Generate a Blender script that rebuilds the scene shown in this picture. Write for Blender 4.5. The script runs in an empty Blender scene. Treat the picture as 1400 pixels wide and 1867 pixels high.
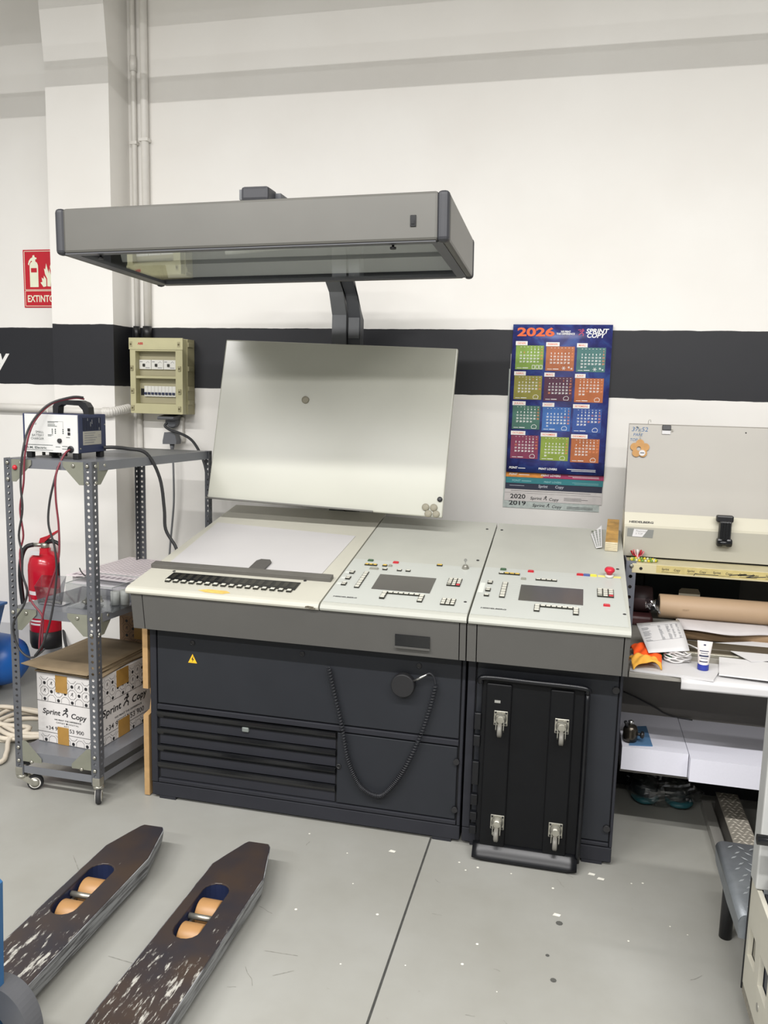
import bpy, bmesh, math, random
from mathutils import Vector, Matrix, geometry
random.seed(7)
SC = bpy.context.scene
COL = SC.collection
rad = math.radians

# ------------------------------------------------------------------ camera
cam_d = bpy.data.cameras.new('camera')
cam = bpy.data.objects.new('camera', cam_d)
COL.objects.link(cam)
RX = Vector((0.97204973, 0.23337961, 0.02555932))
RD = Vector((0.05722492, -0.1299389, -0.98986928))
RF = Vector((-0.22769415, 0.9636648, -0.13966221))
m = Matrix((RX, -RD, -RF)).transposed().to_4x4()
m.translation = Vector((0, 0, 1.6))
cam.matrix_world = m
cam_d.sensor_fit = 'VERTICAL'
cam_d.sensor_height = 36.0
cam_d.sensor_width = 27.0
cam_d.lens = 36.0 * 1475.2 / 1867
cam_d.clip_start = 0.05
SC.camera = cam

# ------------------------------------------------------------------ view + world + room lamps
SC.view_settings.view_transform = 'Standard'
SC.view_settings.look = 'None'
SC.view_settings.gamma = 1.0
SC.view_settings.use_curve_mapping = False
SC.view_settings.exposure = 0.06
W = bpy.data.worlds.new('ambient_fill')  # even fill light added for the open sides of the hall
SC.world = W
W.use_nodes = True
W.node_tree.nodes['Background'].inputs[0].default_value = (0.97, 0.985, 1.0, 1)
W.node_tree.nodes['Background'].inputs[1].default_value = 0.32
TUBE_POWER = 98.0
LUMINAIRES = [(-3.3, 0.1), (-1.5, 0.1), (0.3, 0.1), (2.1, 0.1), (-3.6, -2.7), (-1.8, -2.7), (0.0, -2.7), (1.8, -2.7)]
LUM_Z = 3.86

# ------------------------------------------------------------------ helpers
def C(h, a=1.0):
    h = h.lstrip('#')
    r = []
    for i in (0, 2, 4):
        v = int(h[i:i+2], 16) / 255
        r.append(v / 12.92 if v <= 0.04045 else ((v + 0.055) / 1.055) ** 2.4)
    return (*r, a)

MATS = {}
def mat(name, col, rough=0.5, metal=0.0, var=0.06, scale=18.0, bump=0.0, bscale=120.0, spec=0.5, coat=0.0):
    """principled material with procedural tone variation and optional fine bump"""
    if name in MATS:
        return MATS[name]
    M = bpy.data.materials.new(name)
    M.use_nodes = True
    nt = M.node_tree
    b = nt.nodes['Principled BSDF']
    b.inputs['Roughness'].default_value = rough
    b.inputs['Metallic'].default_value = metal
    b.inputs['Specular IOR Level'].default_value = spec
    if coat:
        b.inputs['Coat Weight'].default_value = coat
    c = C(col) if isinstance(col, str) else col
    tc = nt.nodes.new('ShaderNodeTexCoord')
    if var > 0:
        n = nt.nodes.new('ShaderNodeTexNoise')
        n.inputs['Scale'].default_value = scale
        n.inputs['Detail'].default_value = 4
        nt.links.new(tc.outputs['Object'], n.inputs['Vector'])
        r = nt.nodes.new('ShaderNodeValToRGB')
        r.color_ramp.elements[0].position = 0.3
        r.color_ramp.elements[1].position = 0.7
        r.color_ramp.elements[0].color = (*[x * (1 - var) for x in c[:3]], 1)
        r.color_ramp.elements[1].color = (*[min(1, x * (1 + var)) for x in c[:3]], 1)
        nt.links.new(n.outputs['Fac'], r.inputs['Fac'])
        nt.links.new(r.outputs['Color'], b.inputs['Base Color'])
    else:
        b.inputs['Base Color'].default_value = c
    if bump > 0:
        n2 = nt.nodes.new('ShaderNodeTexNoise')
        n2.inputs['Scale'].default_value = bscale
        nt.links.new(tc.outputs['Object'], n2.inputs['Vector'])
        bp = nt.nodes.new('ShaderNodeBump')
        bp.inputs['Strength'].default_value = bump
        bp.inputs['Distance'].default_value = 0.002
        nt.links.new(n2.outputs['Fac'], bp.inputs['Height'])
        nt.links.new(bp.outputs['Normal'], b.inputs['Normal'])
    MATS[name] = M
    return M

def clear_mat(name, tint, gloss=0.08, tcol=(1, 1, 1, 1), rough=0.03, fres=1.45):
    """thin clear sheet: see-through with fresnel reflections"""
    if name in MATS:
        return MATS[name]
    M = bpy.data.materials.new(name)
    M.use_nodes = True
    nt = M.node_tree
    nt.nodes.remove(nt.nodes['Principled BSDF'])
    out = nt.nodes['Material Output']
    tr = nt.nodes.new('ShaderNodeBsdfTransparent'); tr.inputs[0].default_value = tint
    gl = nt.nodes.new('ShaderNodeBsdfGlossy'); gl.inputs[0].default_value = tcol; gl.inputs['Roughness'].default_value = rough
    fr = nt.nodes.new('ShaderNodeFresnel')
    ge = nt.nodes.new('ShaderNodeNewGeometry')
    io = nt.nodes.new('ShaderNodeMapRange'); io.inputs['To Min'].default_value = fres; io.inputs['To Max'].default_value = 1 / fres
    nt.links.new(ge.outputs['Backfacing'], io.inputs['Value']); nt.links.new(io.outputs['Result'], fr.inputs[0])
    ad = nt.nodes.new('ShaderNodeMath'); ad.operation = 'ADD'; ad.use_clamp = True; ad.inputs[1].default_value = gloss
    mx = nt.nodes.new('ShaderNodeMixShader')
    nt.links.new(fr.outputs[0], ad.inputs[0]); nt.links.new(ad.outputs[0], mx.inputs[0])
    nt.links.new(tr.outputs[0], mx.inputs[1]); nt.links.new(gl.outputs[0], mx.inputs[2])
    nt.links.new(mx.outputs[0], out.inputs['Surface'])
    MATS[name] = M
    return M

_TXT = {}
def text_geo(s, bold=0.0, shear=0.0):
    """verts (x,y), faces and width of a line of lettering, 1 unit = font size"""
    k = (s, bold, shear)
    if k in _TXT:
        return _TXT[k]
    cu = bpy.data.curves.new('lettering_source', 'FONT')
    cu.body = s; cu.offset = bold; cu.shear = shear; cu.resolution_u = 3
    o = bpy.data.objects.new('lettering_source', cu)
    COL.objects.link(o)
    dg = bpy.context.evaluated_depsgraph_get()
    me = bpy.data.meshes.new_from_object(o.evaluated_get(dg))
    vs = [(v.co.x, v.co.y) for v in me.vertices]
    fs = [tuple(p.vertices) for p in me.polygons]
    bpy.data.meshes.remove(me)
    bpy.data.objects.remove(o)
    bpy.data.curves.remove(cu)
    w = (max(v[0] for v in vs), min(v[0] for v in vs)) if vs else (0, 0)
    _TXT[k] = (vs, fs, w[1], w[0])
    return _TXT[k]

def smooth_path(pts, n=6, closed=False):
    P = [Vector(p) for p in pts]
    if len(P) < 3:
        return P
    out = []
    N = len(P)
    segs = N if closed else N - 1
    for i in range(segs):
        if closed:
            a, b, c, d = P[(i-1) % N], P[i], P[(i+1) % N], P[(i+2) % N]
        else:
            a, b, c, d = P[max(i-1, 0)], P[i], P[i+1], P[min(i+2, N-1)]
        for k in range(n):
            t = k / n
            out.append(0.5 * ((2*b) + (-a + c)*t + (2*a - 5*b + 4*c - d)*t*t + (-a + 3*b - 3*c + d)*t**3))
    if not closed:
        out.append(P[-1])
    return out

class MB:
    """collects shapes into one bmesh; self.M maps local shape coordinates before adding"""
    def __init__(s, M=None):
        s.bm = bmesh.new(); s.M = M or Matrix.Identity(4); s.mi = 0; s.sm = False
    def face(s, vs):
        try:
            f = s.bm.faces.new(vs); f.material_index = s.mi; f.smooth = s.sm
            return f
        except ValueError:
            return None
    def v(s, p):
        return s.bm.verts.new(s.M @ Vector(p))
    def mesh(s, verts, faces):
        vv = [s.v(p) for p in verts]
        for f in faces:
            s.face([vv[i] for i in f])
        return s
    def box(s, x0, x1, y0, y1, z0, z1, bev=0.0):
        if bev > 0:
            return s.rbox(x0, x1, y0, y1, z0, z1, bev)
        P = [(x0,y0,z0),(x1,y0,z0),(x1,y1,z0),(x0,y1,z0),(x0,y0,z1),(x1,y0,z1),(x1,y1,z1),(x0,y1,z1)]
        return s.mesh(P, [(0,3,2,1),(4,5,6,7),(0,1,5,4),(1,2,6,5),(2,3,7,6),(3,0,4,7)])
    def rbox(s, x0, x1, y0, y1, z0, z1, r, seg=2):
        t = bmesh.new()
        bmesh.ops.create_cube(t, size=1.0)
        sx, sy, sz = x1-x0, y1-y0, z1-z0
        for v in t.verts:
            v.co = Vector(((v.co.x+.5)*sx+x0, (v.co.y+.5)*sy+y0, (v.co.z+.5)*sz+z0))
        r = min(r, 0.49*min(abs(sx), abs(sy), abs(sz)))
        bmesh.ops.bevel(t, geom=t.edges[:], offset=r, segments=seg, affect='EDGES', profile=0.5)
        s.merge(t)
        return s
    def merge(s, t):
        mp = {}
        for v in t.verts:
            mp[v] = s.v(v.co)
        for f in t.faces:
            s.face([mp[v] for v in f.verts])
        t.free()
        return s
    def prism(s, poly, x0, x1, axis='x'):
        """extrude a 2D polygon along an axis; poly is (y,z) for x, (x,z) for y, (x,y) for z"""
        def P(a, b, t):
            return (t, a, b) if axis == 'x' else ((a, t, b) if axis == 'y' else (a, b, t))
        A = [s.v(P(a, b, x0)) for a, b in poly]
        B = [s.v(P(a, b, x1)) for a, b in poly]
        n = len(poly)
        for i in range(n):
            j = (i+1) % n
            s.face([A[i], A[j], B[j], B[i]])
        tris = geometry.tessellate_polygon([[Vector((a, b, 0)) for a, b in poly]])
        for t in tris:
            s.face([A[i] for i in t]); s.face([B[i] for i in reversed(t)])
        return s
    def plate(s, outer, holes, z0, z1):
        """flat plate in xy with holes"""
        loops = [outer] + holes
        flat = [p for l in loops for p in l]
        A = [s.v((x, y, z0)) for x, y in flat]; B = [s.v((x, y, z1)) for x, y in flat]
        for t in geometry.tessellate_polygon([[Vector((x, y, 0)) for x, y in l] for l in loops]):
            s.face([A[i] for i in reversed(t)]); s.face([B[i] for i in t])
        o = 0
        for l in loops:
            n = len(l)
            for i in range(n):
                j = (i+1) % n
                s.face([A[o+i], A[o+j], B[o+j], B[o+i]])
            o += n
        return s
    def lathe(s, prof, base=(0,0,0), axis=(0,0,1), seg=24, cap=True):
        """prof: list of (radius, height) along axis"""
        b = Vector(base); a = Vector(axis).normalized()
        u = a.orthogonal().normalized(); w = a.cross(u)
        rings = []
        for r, h in prof:
            rings.append([s.v(b + a*h + (u*math.cos(2*math.pi*k/seg) + w*math.sin(2*math.pi*k/seg))*max(r, 1e-5)) for k in range(seg)])
        old = s.sm; s.sm = True
        for i in range(len(rings)-1):
            for k in range(seg):
                j = (k+1) % seg
                s.face([rings[i][k], rings[i][j], rings[i+1][j], rings[i+1][k]])
        s.sm = old
        if cap:
            s.face(list(reversed(rings[0]))); s.face(rings[-1])
        return s
    def cyl(s, p0, p1, r, seg=16, r1=None):
        p0 = Vector(p0); p1 = Vector(p1)
        return s.lathe([(r, 0), (r if r1 is None else r1, (p1-p0).length)], p0, p1-p0, seg)
    def tube(s, pts, r, seg=8, n=6, smooth=True, closed=False):
        P = smooth_path(pts, n, closed) if smooth else [Vector(p) for p in pts]
        rings = []
        up = None
        N = len(P)
        for i in range(N):
            if closed:
                t = P[(i+1) % N] - P[i-1]
            else:
                t = P[min(i+1, N-1)] - P[max(i-1, 0)]
            if t.length < 1e-9:
                t = Vector((0, 0, 1))
            t.normalize()
            if up is None:
                up = t.orthogonal().normalized()
            else:
                up = (up - t*up.dot(t))
                up = up.normalized() if up.length > 1e-6 else t.orthogonal().normalized()
            w = t.cross(up)
            rr = r[min(i, len(r)-1)] if isinstance(r, (list, tuple)) else r
            rings.append([s.v(P[i] + (up*math.cos(2*math.pi*k/seg) + w*math.sin(2*math.pi*k/seg))*rr) for k in range(seg)])
        old = s.sm; s.sm = True
        for i in range(N if closed else N-1):
            a, b = rings[i], rings[(i+1) % N]
            for k in range(seg):
                j = (k+1) % seg
                s.face([a[k], a[j], b[j], b[k]])
        s.sm = old
        if not closed:
            s.face(list(reversed(rings[0]))); s.face(rings[-1])
        return s
    def grid(s, fn, nu, nv, smooth=True):
        V = [[s.v(fn(i/nu, j/nv)) for j in range(nv+1)] for i in range(nu+1)]
        old = s.sm; s.sm = smooth
        for i in range(nu):
            for j in range(nv):
                s.face([V[i][j], V[i+1][j], V[i+1][j+1], V[i][j+1]])
        s.sm = old
        return s
    # flat print in the local xy plane at height z
    def quad(s, x0, x1, y0, y1, z=0.0):
        return s.mesh([(x0,y0,z),(x1,y0,z),(x1,y1,z),(x0,y1,z)], [(0,1,2,3)])
    def poly(s, pts, z=0.0):
        vv = [s.v((x, y, z)) for x, y in pts]
        for t in geometry.tessellate_polygon([[Vector((x, y, 0)) for x, y in pts]]):
            s.face([vv[i] for i in t])
        return s
    def disc(s, x, y, r, z=0.0, n=14):
        return s.poly([(x + r*math.cos(2*math.pi*k/n), y + r*math.sin(2*math.pi*k/n)) for k in range(n)], z)
    def line(s, pts, w, z=0.0):
        for (a, b), (c, d) in zip(pts[:-1], pts[1:]):
            dx, dy = c-a, d-b
            L = math.hypot(dx, dy) or 1
            nx, ny = -dy/L*w/2, dx/L*w/2
            s.mesh([(a-nx,b-ny,z),(c-nx,d-ny,z),(c+nx,d+ny,z),(a+nx,b+ny,z)], [(0,1,2,3)])
        return s
    def text(s, t, x, y, size, z=0.0, align='l', bold=0.0, shear=0.0, width=None):
        vs, fs, a, b = text_geo(t, bold, shear)
        sx = size if width is None else width / max(b-a, 1e-6)
        off = {'l': -a, 'c': -(a+b)/2, 'r': -b}[align]
        return s.mesh([(x + (px+off)*sx, y + py*size, z) for px, py in vs], fs)
    def build(s, name, mats, parent=None, world=False, fix=True):
        if fix:
            bmesh.ops.recalc_face_normals(s.bm, faces=s.bm.faces[:])
        me = bpy.data.meshes.new(name)
        s.bm.to_mesh(me); s.bm.free()
        for k in (mats if isinstance(mats, (list, tuple)) else [mats]):
            me.materials.append(k)
        o = bpy.data.objects.new(name, me)
        COL.objects.link(o)
        if parent is not None:
            o.parent = parent
            if world:
                # parts drawn in room coordinates are moved into the thing's own frame
                me.transform(world_of(parent).inverted())
        return o

def world_of(o):
    M = Matrix.LocRotScale(o.location, o.rotation_euler, o.scale)
    while o.parent:
        o = o.parent
        M = Matrix.LocRotScale(o.location, o.rotation_euler, o.scale) @ M
    return M

def thing(name, label, cat, loc=(0,0,0), rot=(0,0,0), group=None):
    o = bpy.data.objects.new(name, None)
    o.empty_display_size = 0.05
    COL.objects.link(o)
    o.location = loc; o.rotation_euler = rot
    o['label'] = label; o['category'] = cat
    if group: o['group'] = group
    return o

def tag(o, label, cat, group=None, kind=None):
    o['label'] = label; o['category'] = cat
    if group: o['group'] = group
    if kind: o['kind'] = kind
    return o

def struct(o, label=None, cat=None):
    o['kind'] = 'structure'
    if label: o['label'] = label
    if cat: o['category'] = cat
    return o

def frame(o, u, w):
    """matrix whose xy plane is spanned by u (right) and w (up) at origin o; z faces out"""
    u = Vector(u).normalized(); w = Vector(w).normalized()
    n = u.cross(w).normalized()
    M = Matrix((u, w, n)).transposed().to_4x4()
    M.translation = Vector(o)
    return M

def rebase(o, loc):
    """put a one-mesh thing's origin at its base"""
    o.data.transform(Matrix.Translation(-Vector(loc)))
    o.location = loc
    return o

def dup(root, loc=None, label=None, group=None):
    r = root.copy(); COL.objects.link(r)
    if loc is not None: r.location = loc
    if label: r['label'] = label
    if group: r['group'] = group
    for ch in list(root.children):
        c = ch.copy(); COL.objects.link(c); c.parent = r
        for g in ch.children:
            d = g.copy(); COL.objects.link(d); d.parent = c
    return r

def slotted(mb, x0, x1, z0, z1, pitch, r, axis='x', fixed=0.0, stagger=False):
    """a perforated strip from z0 to z1 (cells with an eight-sided hole); axis x: in the xz plane at y=fixed, axis y: in the yz plane at x=fixed"""
    n = max(1, round((z1-z0)/pitch))
    h = (z1-z0)/n
    cx = (x0+x1)/2
    def P(a, b):
        return (a, fixed, b) if axis == 'x' else (fixed, a, b)
    for i in range(n):
        a = z0 + i*h; b = a + h; cz = (a+b)/2
        sq = [(x0,a),(cx,a),(x1,a),(x1,cz),(x1,b),(cx,b),(x0,b),(x0,cz)]
        oc = []
        for (px, pz) in sq:
            d = math.hypot(px-cx, pz-cz)
            oc.append((cx + (px-cx)/d*r, cz + (pz-cz)/d*r))
        A = [mb.v(P(*q)) for q in sq]; B = [mb.v(P(*q)) for q in oc]
        for k in range(8):
            j = (k+1) % 8
            mb.face([A[k], A[j], B[j], B[k]])

def solidify(o, t):
    md = o.modifiers.new('thickness', 'SOLIDIFY'); md.thickness = t; md.offset = 0
    return o

# ------------------------------------------------------------------ setting
YW = 3.9
def wall_paint():
    M = bpy.data.materials.new('white_wall_with_black_band'); M.use_nodes = True
    nt = M.node_tree; b = nt.nodes['Principled BSDF']; L = nt.links
    geo = nt.nodes.new('ShaderNodeNewGeometry')
    sep = nt.nodes.new('ShaderNodeSeparateXYZ'); L.new(geo.outputs['Position'], sep.inputs[0])
    nz = nt.nodes.new('ShaderNodeTexNoise'); nz.inputs['Scale'].default_value = 9; nz.inputs['Detail'].default_value = 5
    L.new(geo.outputs['Position'], nz.inputs['Vector'])
    w = nt.nodes.new('ShaderNodeMath'); w.operation = 'MULTIPLY_ADD'; w.inputs[1].default_value = 0.010; w.inputs[2].default_value = -0.005
    L.new(nz.outputs['Fac'], w.inputs[0])
    z = nt.nodes.new('ShaderNodeMath'); z.operation = 'ADD'; L.new(sep.outputs['Z'], z.inputs[0]); L.new(w.outputs[0], z.inputs[1])
    g = nt.nodes.new('ShaderNodeMath'); g.operation = 'GREATER_THAN'; g.inputs[1].default_value = 1.625; L.new(z.outputs[0], g.inputs[0])
    l = nt.nodes.new('ShaderNodeMath'); l.operation = 'LESS_THAN'; l.inputs[1].default_value = 1.931; L.new(z.outputs[0], l.inputs[0])
    a = nt.nodes.new('ShaderNodeMath'); a.operation = 'MULTIPLY'; L.new(g.outputs[0], a.inputs[0]); L.new(l.outputs[0], a.inputs[1])
    n2 = nt.nodes.new('ShaderNodeTexNoise'); n2.inputs['Scale'].default_value = 2.2; n2.inputs['Detail'].default_value = 6
    L.new(geo.outputs['Position'], n2.inputs['Vector'])
    r = nt.nodes.new('ShaderNodeValToRGB'); r.color_ramp.elements[0].position = .25; r.color_ramp.elements[1].position = .75
    r.color_ramp.elements[0].color = C('#e6e3dd'); r.color_ramp.elements[1].color = C('#edebe6')
    L.new(n2.outputs['Fac'], r.inputs['Fac'])
    mx = nt.nodes.new('ShaderNodeMix'); mx.data_type = 'RGBA'
    L.new(a.outputs[0], mx.inputs['Factor']); L.new(r.outputs['Color'], mx.inputs['A']); mx.inputs['B'].default_value = C('#1b1c21')
    L.new(mx.outputs['Result'], b.inputs['Base Color'])
    b.inputs['Roughness'].default_value = 0.55
    bp = nt.nodes.new('ShaderNodeBump'); bp.inputs['Strength'].default_value = .15; bp.inputs['Distance'].default_value = .004
    n3 = nt.nodes.new('ShaderNodeTexNoise'); n3.inputs['Scale'].default_value = 14; L.new(geo.outputs['Position'], n3.inputs['Vector'])
    L.new(n3.outputs['Fac'], bp.inputs['Height']); L.new(bp.outputs['Normal'], b.inputs['Normal'])
    return M
M_WALL = wall_paint()

def floor_paint():
    M = bpy.data.materials.new('grey_painted_concrete'); M.use_nodes = True
    nt = M.node_tree; b = nt.nodes['Principled BSDF']; L = nt.links
    tc = nt.nodes.new('ShaderNodeNewGeometry')
    n = nt.nodes.new('ShaderNodeTexNoise'); n.inputs['Scale'].default_value = 1.3; n.inputs['Detail'].default_value = 8; n.inputs['Roughness'].default_value = .6
    L.new(tc.outputs['Position'], n.inputs['Vector'])
    r = nt.nodes.new('ShaderNodeValToRGB'); r.color_ramp.elements[0].position = .3; r.color_ramp.elements[1].position = .72
    r.color_ramp.elements[0].color = C('#898880'); r.color_ramp.elements[1].color = C('#9a9a95')
    L.new(n.outputs['Fac'], r.inputs['Fac'])
    # worn specks
    v = nt.nodes.new('ShaderNodeTexNoise'); v.inputs['Scale'].default_value = 34; v.inputs['Detail'].default_value = 3
    L.new(tc.outputs['Position'], v.inputs['Vector'])
    r2 = nt.nodes.new('ShaderNodeValToRGB'); r2.color_ramp.elements[0].position = .74; r2.color_ramp.elements[1].position = .80
    r2.color_ramp.elements[0].color = (0,0,0,1); r2.color_ramp.elements[1].color = (.5,.5,.5,1)
    L.new(v.outputs['Fac'], r2.inputs['Fac'])
    mx = nt.nodes.new('ShaderNodeMix'); mx.data_type = 'RGBA'
    L.new(r2.outputs['Color'], mx.inputs['Factor']); L.new(r.outputs['Color'], mx.inputs['A']); mx.inputs['B'].default_value = C('#7c7b73')
    L.new(mx.outputs['Result'], b.inputs['Base Color'])
    n3 = nt.nodes.new('ShaderNodeTexNoise'); n3.inputs['Scale'].default_value = 5; n3.inputs['Detail'].default_value = 6; L.new(tc.outputs['Position'], n3.inputs['Vector'])
    mr = nt.nodes.new('ShaderNodeMapRange'); mr.inputs['To Min'].default_value = .32; mr.inputs['To Max'].default_value = .55
    L.new(n3.outputs['Fac'], mr.inputs['Value']); L.new(mr.outputs['Result'], b.inputs['Roughness'])
    bp = nt.nodes.new('ShaderNodeBump'); bp.inputs['Strength'].default_value = .08; bp.inputs['Distance'].default_value = .003
    L.new(n3.outputs['Fac'], bp.inputs['Height']); L.new(bp.outputs['Normal'], b.inputs['Normal'])
    return M
M_FLOOR = floor_paint()
M_PLAIN = mat('white_ceiling_paint', '#dedbd4', .8, var=.03, scale=2)

mb = MB(); mb.box(-6.5, 5.5, -6.0, 4.1, -0.12, 0.0)
fl = struct(mb.build('floor', M_FLOOR), 'grey painted concrete floor with a dark joint line', 'floor')
JX = -0.442
mb = MB(); mb.quad(JX-.0035, JX+.0035, -1.0, 2.76, .0006)
j = mb.build('floor_joint', mat('joint_dark', '#3a3a37', .9, var=.2, scale=60), fl)
mb = MB()
for _ in range(22):     # scuffs
    x = random.uniform(-.9, .6); y = random.uniform(1.25, 2.65); a = random.uniform(0, 3.14); l = random.uniform(.006, .03)
    k = [(x, y)]
    for q in range(3):
        a += random.uniform(-.5, .5); x += math.cos(a)*l; y += math.sin(a)*l; k.append((x, y))
    mb.line(k, random.uniform(.0012, .0025), .0008)
for (x, y, a, l) in [(-.80,2.02,.05,.10),(-.74,1.93,.6,.06),(-1.22,1.88,-.1,.09),(-1.03,2.25,.9,.04),(-1.62,2.3,-.8,.10),(-.36,2.32,0,.03),(-.2,1.75,1.4,.05),(-.1,1.72,1.4,.05),(-.62,1.62,.5,.06)]:
    mb.line([(x, y), (x+math.cos(a)*l, y+math.sin(a)*l)], .0028, .0008)
mb.build('scuff_marks', mat('scuff_grey', '#84837c', .8, var=.25, scale=80), fl)
mb = MB()
for _ in range(26):
    x = random.uniform(-.9, .55); y = random.uniform(1.3, 2.7); mb.disc(x, y, random.uniform(.002, .005), .0009, 7)
for (x, y) in [(-.33,1.48),(.16,2.66),(.13,2.68),(.02,2.42),(-.56,2.63)]:
    mb.poly([(x-.012,y-.006),(x+.01,y-.008),(x+.014,y+.004),(x-.006,y+.008)], .0009)
mb.build('paint_chips', mat('chip_white', '#d9d7cc', .8, var=.1), fl)
mb = MB()
for (x, y, r) in [(.03,2.38,.011),(.02,2.12,.009),(.0,2.22,.006),(-.28,1.86,.006),(-.20,1.77,.006),(-.28,1.52,.008)]:
    mb.disc(x, y, r, .0009, 8)
mb.build('dark_spots', mat('spot_dark', '#4a4a46', .8, var=.2), fl)

mb = MB(); mb.box(-2.40, 5.5, YW, YW+.12, 0, 4.4)
struct(mb.build('wall_back', M_WALL), 'white wall with a broad black painted band behind the console', 'wall')
mb = MB(); mb.box(-6.5, -2.55, YW+.05, YW+.17, 0, 4.4)
wl = struct(mb.build('wall_left', M_WALL), 'white wall section with black band left of the pillar', 'wall')
# lettering painted on the black band
mb = MB(frame((-3.088, YW+.0492, 1.717), (1,0,0), (0,0,1)))
mb.text('Copy', 0, 0, .155, 0, 'r', .018, .22)
mb.build('lettering', mat('paint_white', '#e9e8e4', .6, var=.02), wl)
# pillar, its head thickening towards the ceiling
mb = MB()
prof = [(3.72, 0), (3.72, 3.16), (3.700, 3.33), (3.685, 3.46), (3.65, 3.8), (3.65, 4.4), (YW+.1, 4.4), (YW+.1, 0)]
mb.prism(prof, -2.648, -2.300)
struct(mb.build('pillar', M_WALL), 'white square pillar crossed by the black band, thicker towards the ceiling', 'pillar')
mb = MB(); mb.box(-6.5, 5.5, -6.0, 4.1, 4.4, 4.5)
struct(mb.build('ceiling', M_PLAIN), 'plain white ceiling above the hall', 'ceiling')
# slat screens added above the view to cast soft shadow bands on the wall
for k, (y, z0, z1, nb) in enumerate([(3.0, 3.228, 3.322, 28), (3.0, 3.50, 3.72, 64)]):
    mb = MB(); p = (z1-z0)/nb
    for i in range(nb):
        mb.box(-6.4, 5.4, y-.002, y+.002, z0+i*p, z0+i*p+p*.34)
    for i in range(12):
        mb.box(-6.0+i, -5.98+i, y+.002, y+.008, z0, z1)
    struct(mb.build('shadow_slats_%d' % (k+1), M_PLAIN), 'slim white slat screen added above the view to cast shadow bands', 'cable tray')
for i in range(12):
    mb = MB(); mb.box(-6.0+i, -5.985+i, 3.002, 3.008, 3.3, 4.4); mb.build('hanger', M_PLAIN, bpy.data.objects['shadow_slats_1'])  # rods carrying the added lower slats

# ------------------------------------------------------------------ ceiling luminaires (real lamps of the hall)
M_HOUS = mat('luminaire_white', '#e6e6e2', .5, var=.02)
for (x, y) in LUMINAIRES:
    t = thing('ceiling_luminaire', 'long fluorescent ceiling luminaire above the hall', 'ceiling light', (x, y, LUM_Z+.03), group='ceiling luminaires')
    mb = MB(); mb.prism([(y-.09, LUM_Z+.01), (y-.05, LUM_Z+.08), (y+.05, LUM_Z+.08), (y+.09, LUM_Z+.01)], x-.76, x+.76)
    mb.box(x-.6, x-.58, y-.01, y+.01, LUM_Z+.08, 4.4); mb.box(x+.58, x+.6, y-.01, y+.01, LUM_Z+.08, 4.4)
    mb.build('housing', M_HOUS, t, True)
    ld = bpy.data.lights.new('fluorescent_tube', 'AREA'); ld.shape = 'RECTANGLE'; ld.size = 1.5; ld.size_y = .10
    ld.energy = TUBE_POWER; ld.color = (1.0, .982, .975)
    lo = bpy.data.objects.new('fluorescent_tube', ld); COL.objects.link(lo); lo.location = (x, y, LUM_Z)

# ------------------------------------------------------------------ shared materials
M_TOP = mat('console_cream', '#bab8ab', .42, var=.03, scale=7, bump=.05, bscale=300)
M_TOPG = mat('console_cream_grey', '#aeafa6', .42, var=.03, scale=7)
M_APR = mat('apron_grey', '#504f4c', .45, var=.03, scale=9, bump=.05, bscale=400)
M_BASE = mat('base_anthracite', '#28292e', .5, spec=.22, var=.06, scale=8, bump=.05, bscale=400)
M_BASE2 = mat('base_anthracite_panel', '#26282c', .48, spec=.22, var=.05, scale=6, bump=.05, bscale=400)
M_DARK = mat('gap_black', '#101113', .8, var=0)
M_BLK = mat('black_plastic', '#1b1b1d', .42, var=.1, scale=30)
M_BLKG = mat('black_glossy', '#141517', .18, var=.15, scale=12)
M_RUB = mat('dark_rubber', '#2a2a2b', .7, var=.1, scale=40)
M_ALU = mat('brushed_aluminium_paint', '#8f8d87', .38, metal=.25, var=.05, scale=5)
M_ZINC = mat('zinc_plated_steel', '#a9a79c', .35, metal=.8, var=.12, scale=30)
M_STEEL = mat('bright_steel', '#b9b9b6', .25, metal=.95, var=.08, scale=25)
M_RACK = mat('rack_grey_paint', '#74767a', .45, var=.06, scale=14)
M_WHITE = mat('white_paper', '#d0cfcf', .7, var=.015, scale=6)
M_INK = mat('black_print', '#1d1d20', .6, var=0)
M_GREYINK = mat('grey_print', '#77787c', .6, var=0)
M_WPRINT = mat('white_print', '#eeeeec', .6, var=0)
M_RED = mat('red_plastic', '#b5202c', .35, var=.06)
M_KEYW = mat('key_white', '#bfbeb2', .45, var=.05, scale=50)
M_KEYB = mat('key_black', '#26261f', .45, var=.05)
M_KEYG = mat('key_green', '#3d5a3f', .45, var=.05)
M_KEYY = mat('key_yellow', '#c3a33c', .45, var=.08, scale=60)
M_KEYGY = mat('key_grey', '#8c8c80', .45, var=.05)
M_KEYBL = mat('key_blue', '#4a5a92', .45, var=.05)
M_PANEL = mat('membrane_panel', '#b4b7b1', .35, var=.02, scale=5)
M_SCREEN = mat('dark_screen', '#4e4c49', .16, var=.06, scale=4)

# ================================================================== CONSOLE (two units)
YN, ZN, TH = 2.635, .878, rad(10.5)
CT, ST = math.cos(TH), math.sin(TH)
def top_frame(off=0.0):
    """frame on the sloped desk top: x along the desk, y up the slope from the nose"""
    return frame((0, YN - ST*off, ZN + CT*off), (1,0,0), (0, CT, ST))
def slope_z(y): return ZN + (y-YN)*math.tan(TH)

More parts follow.
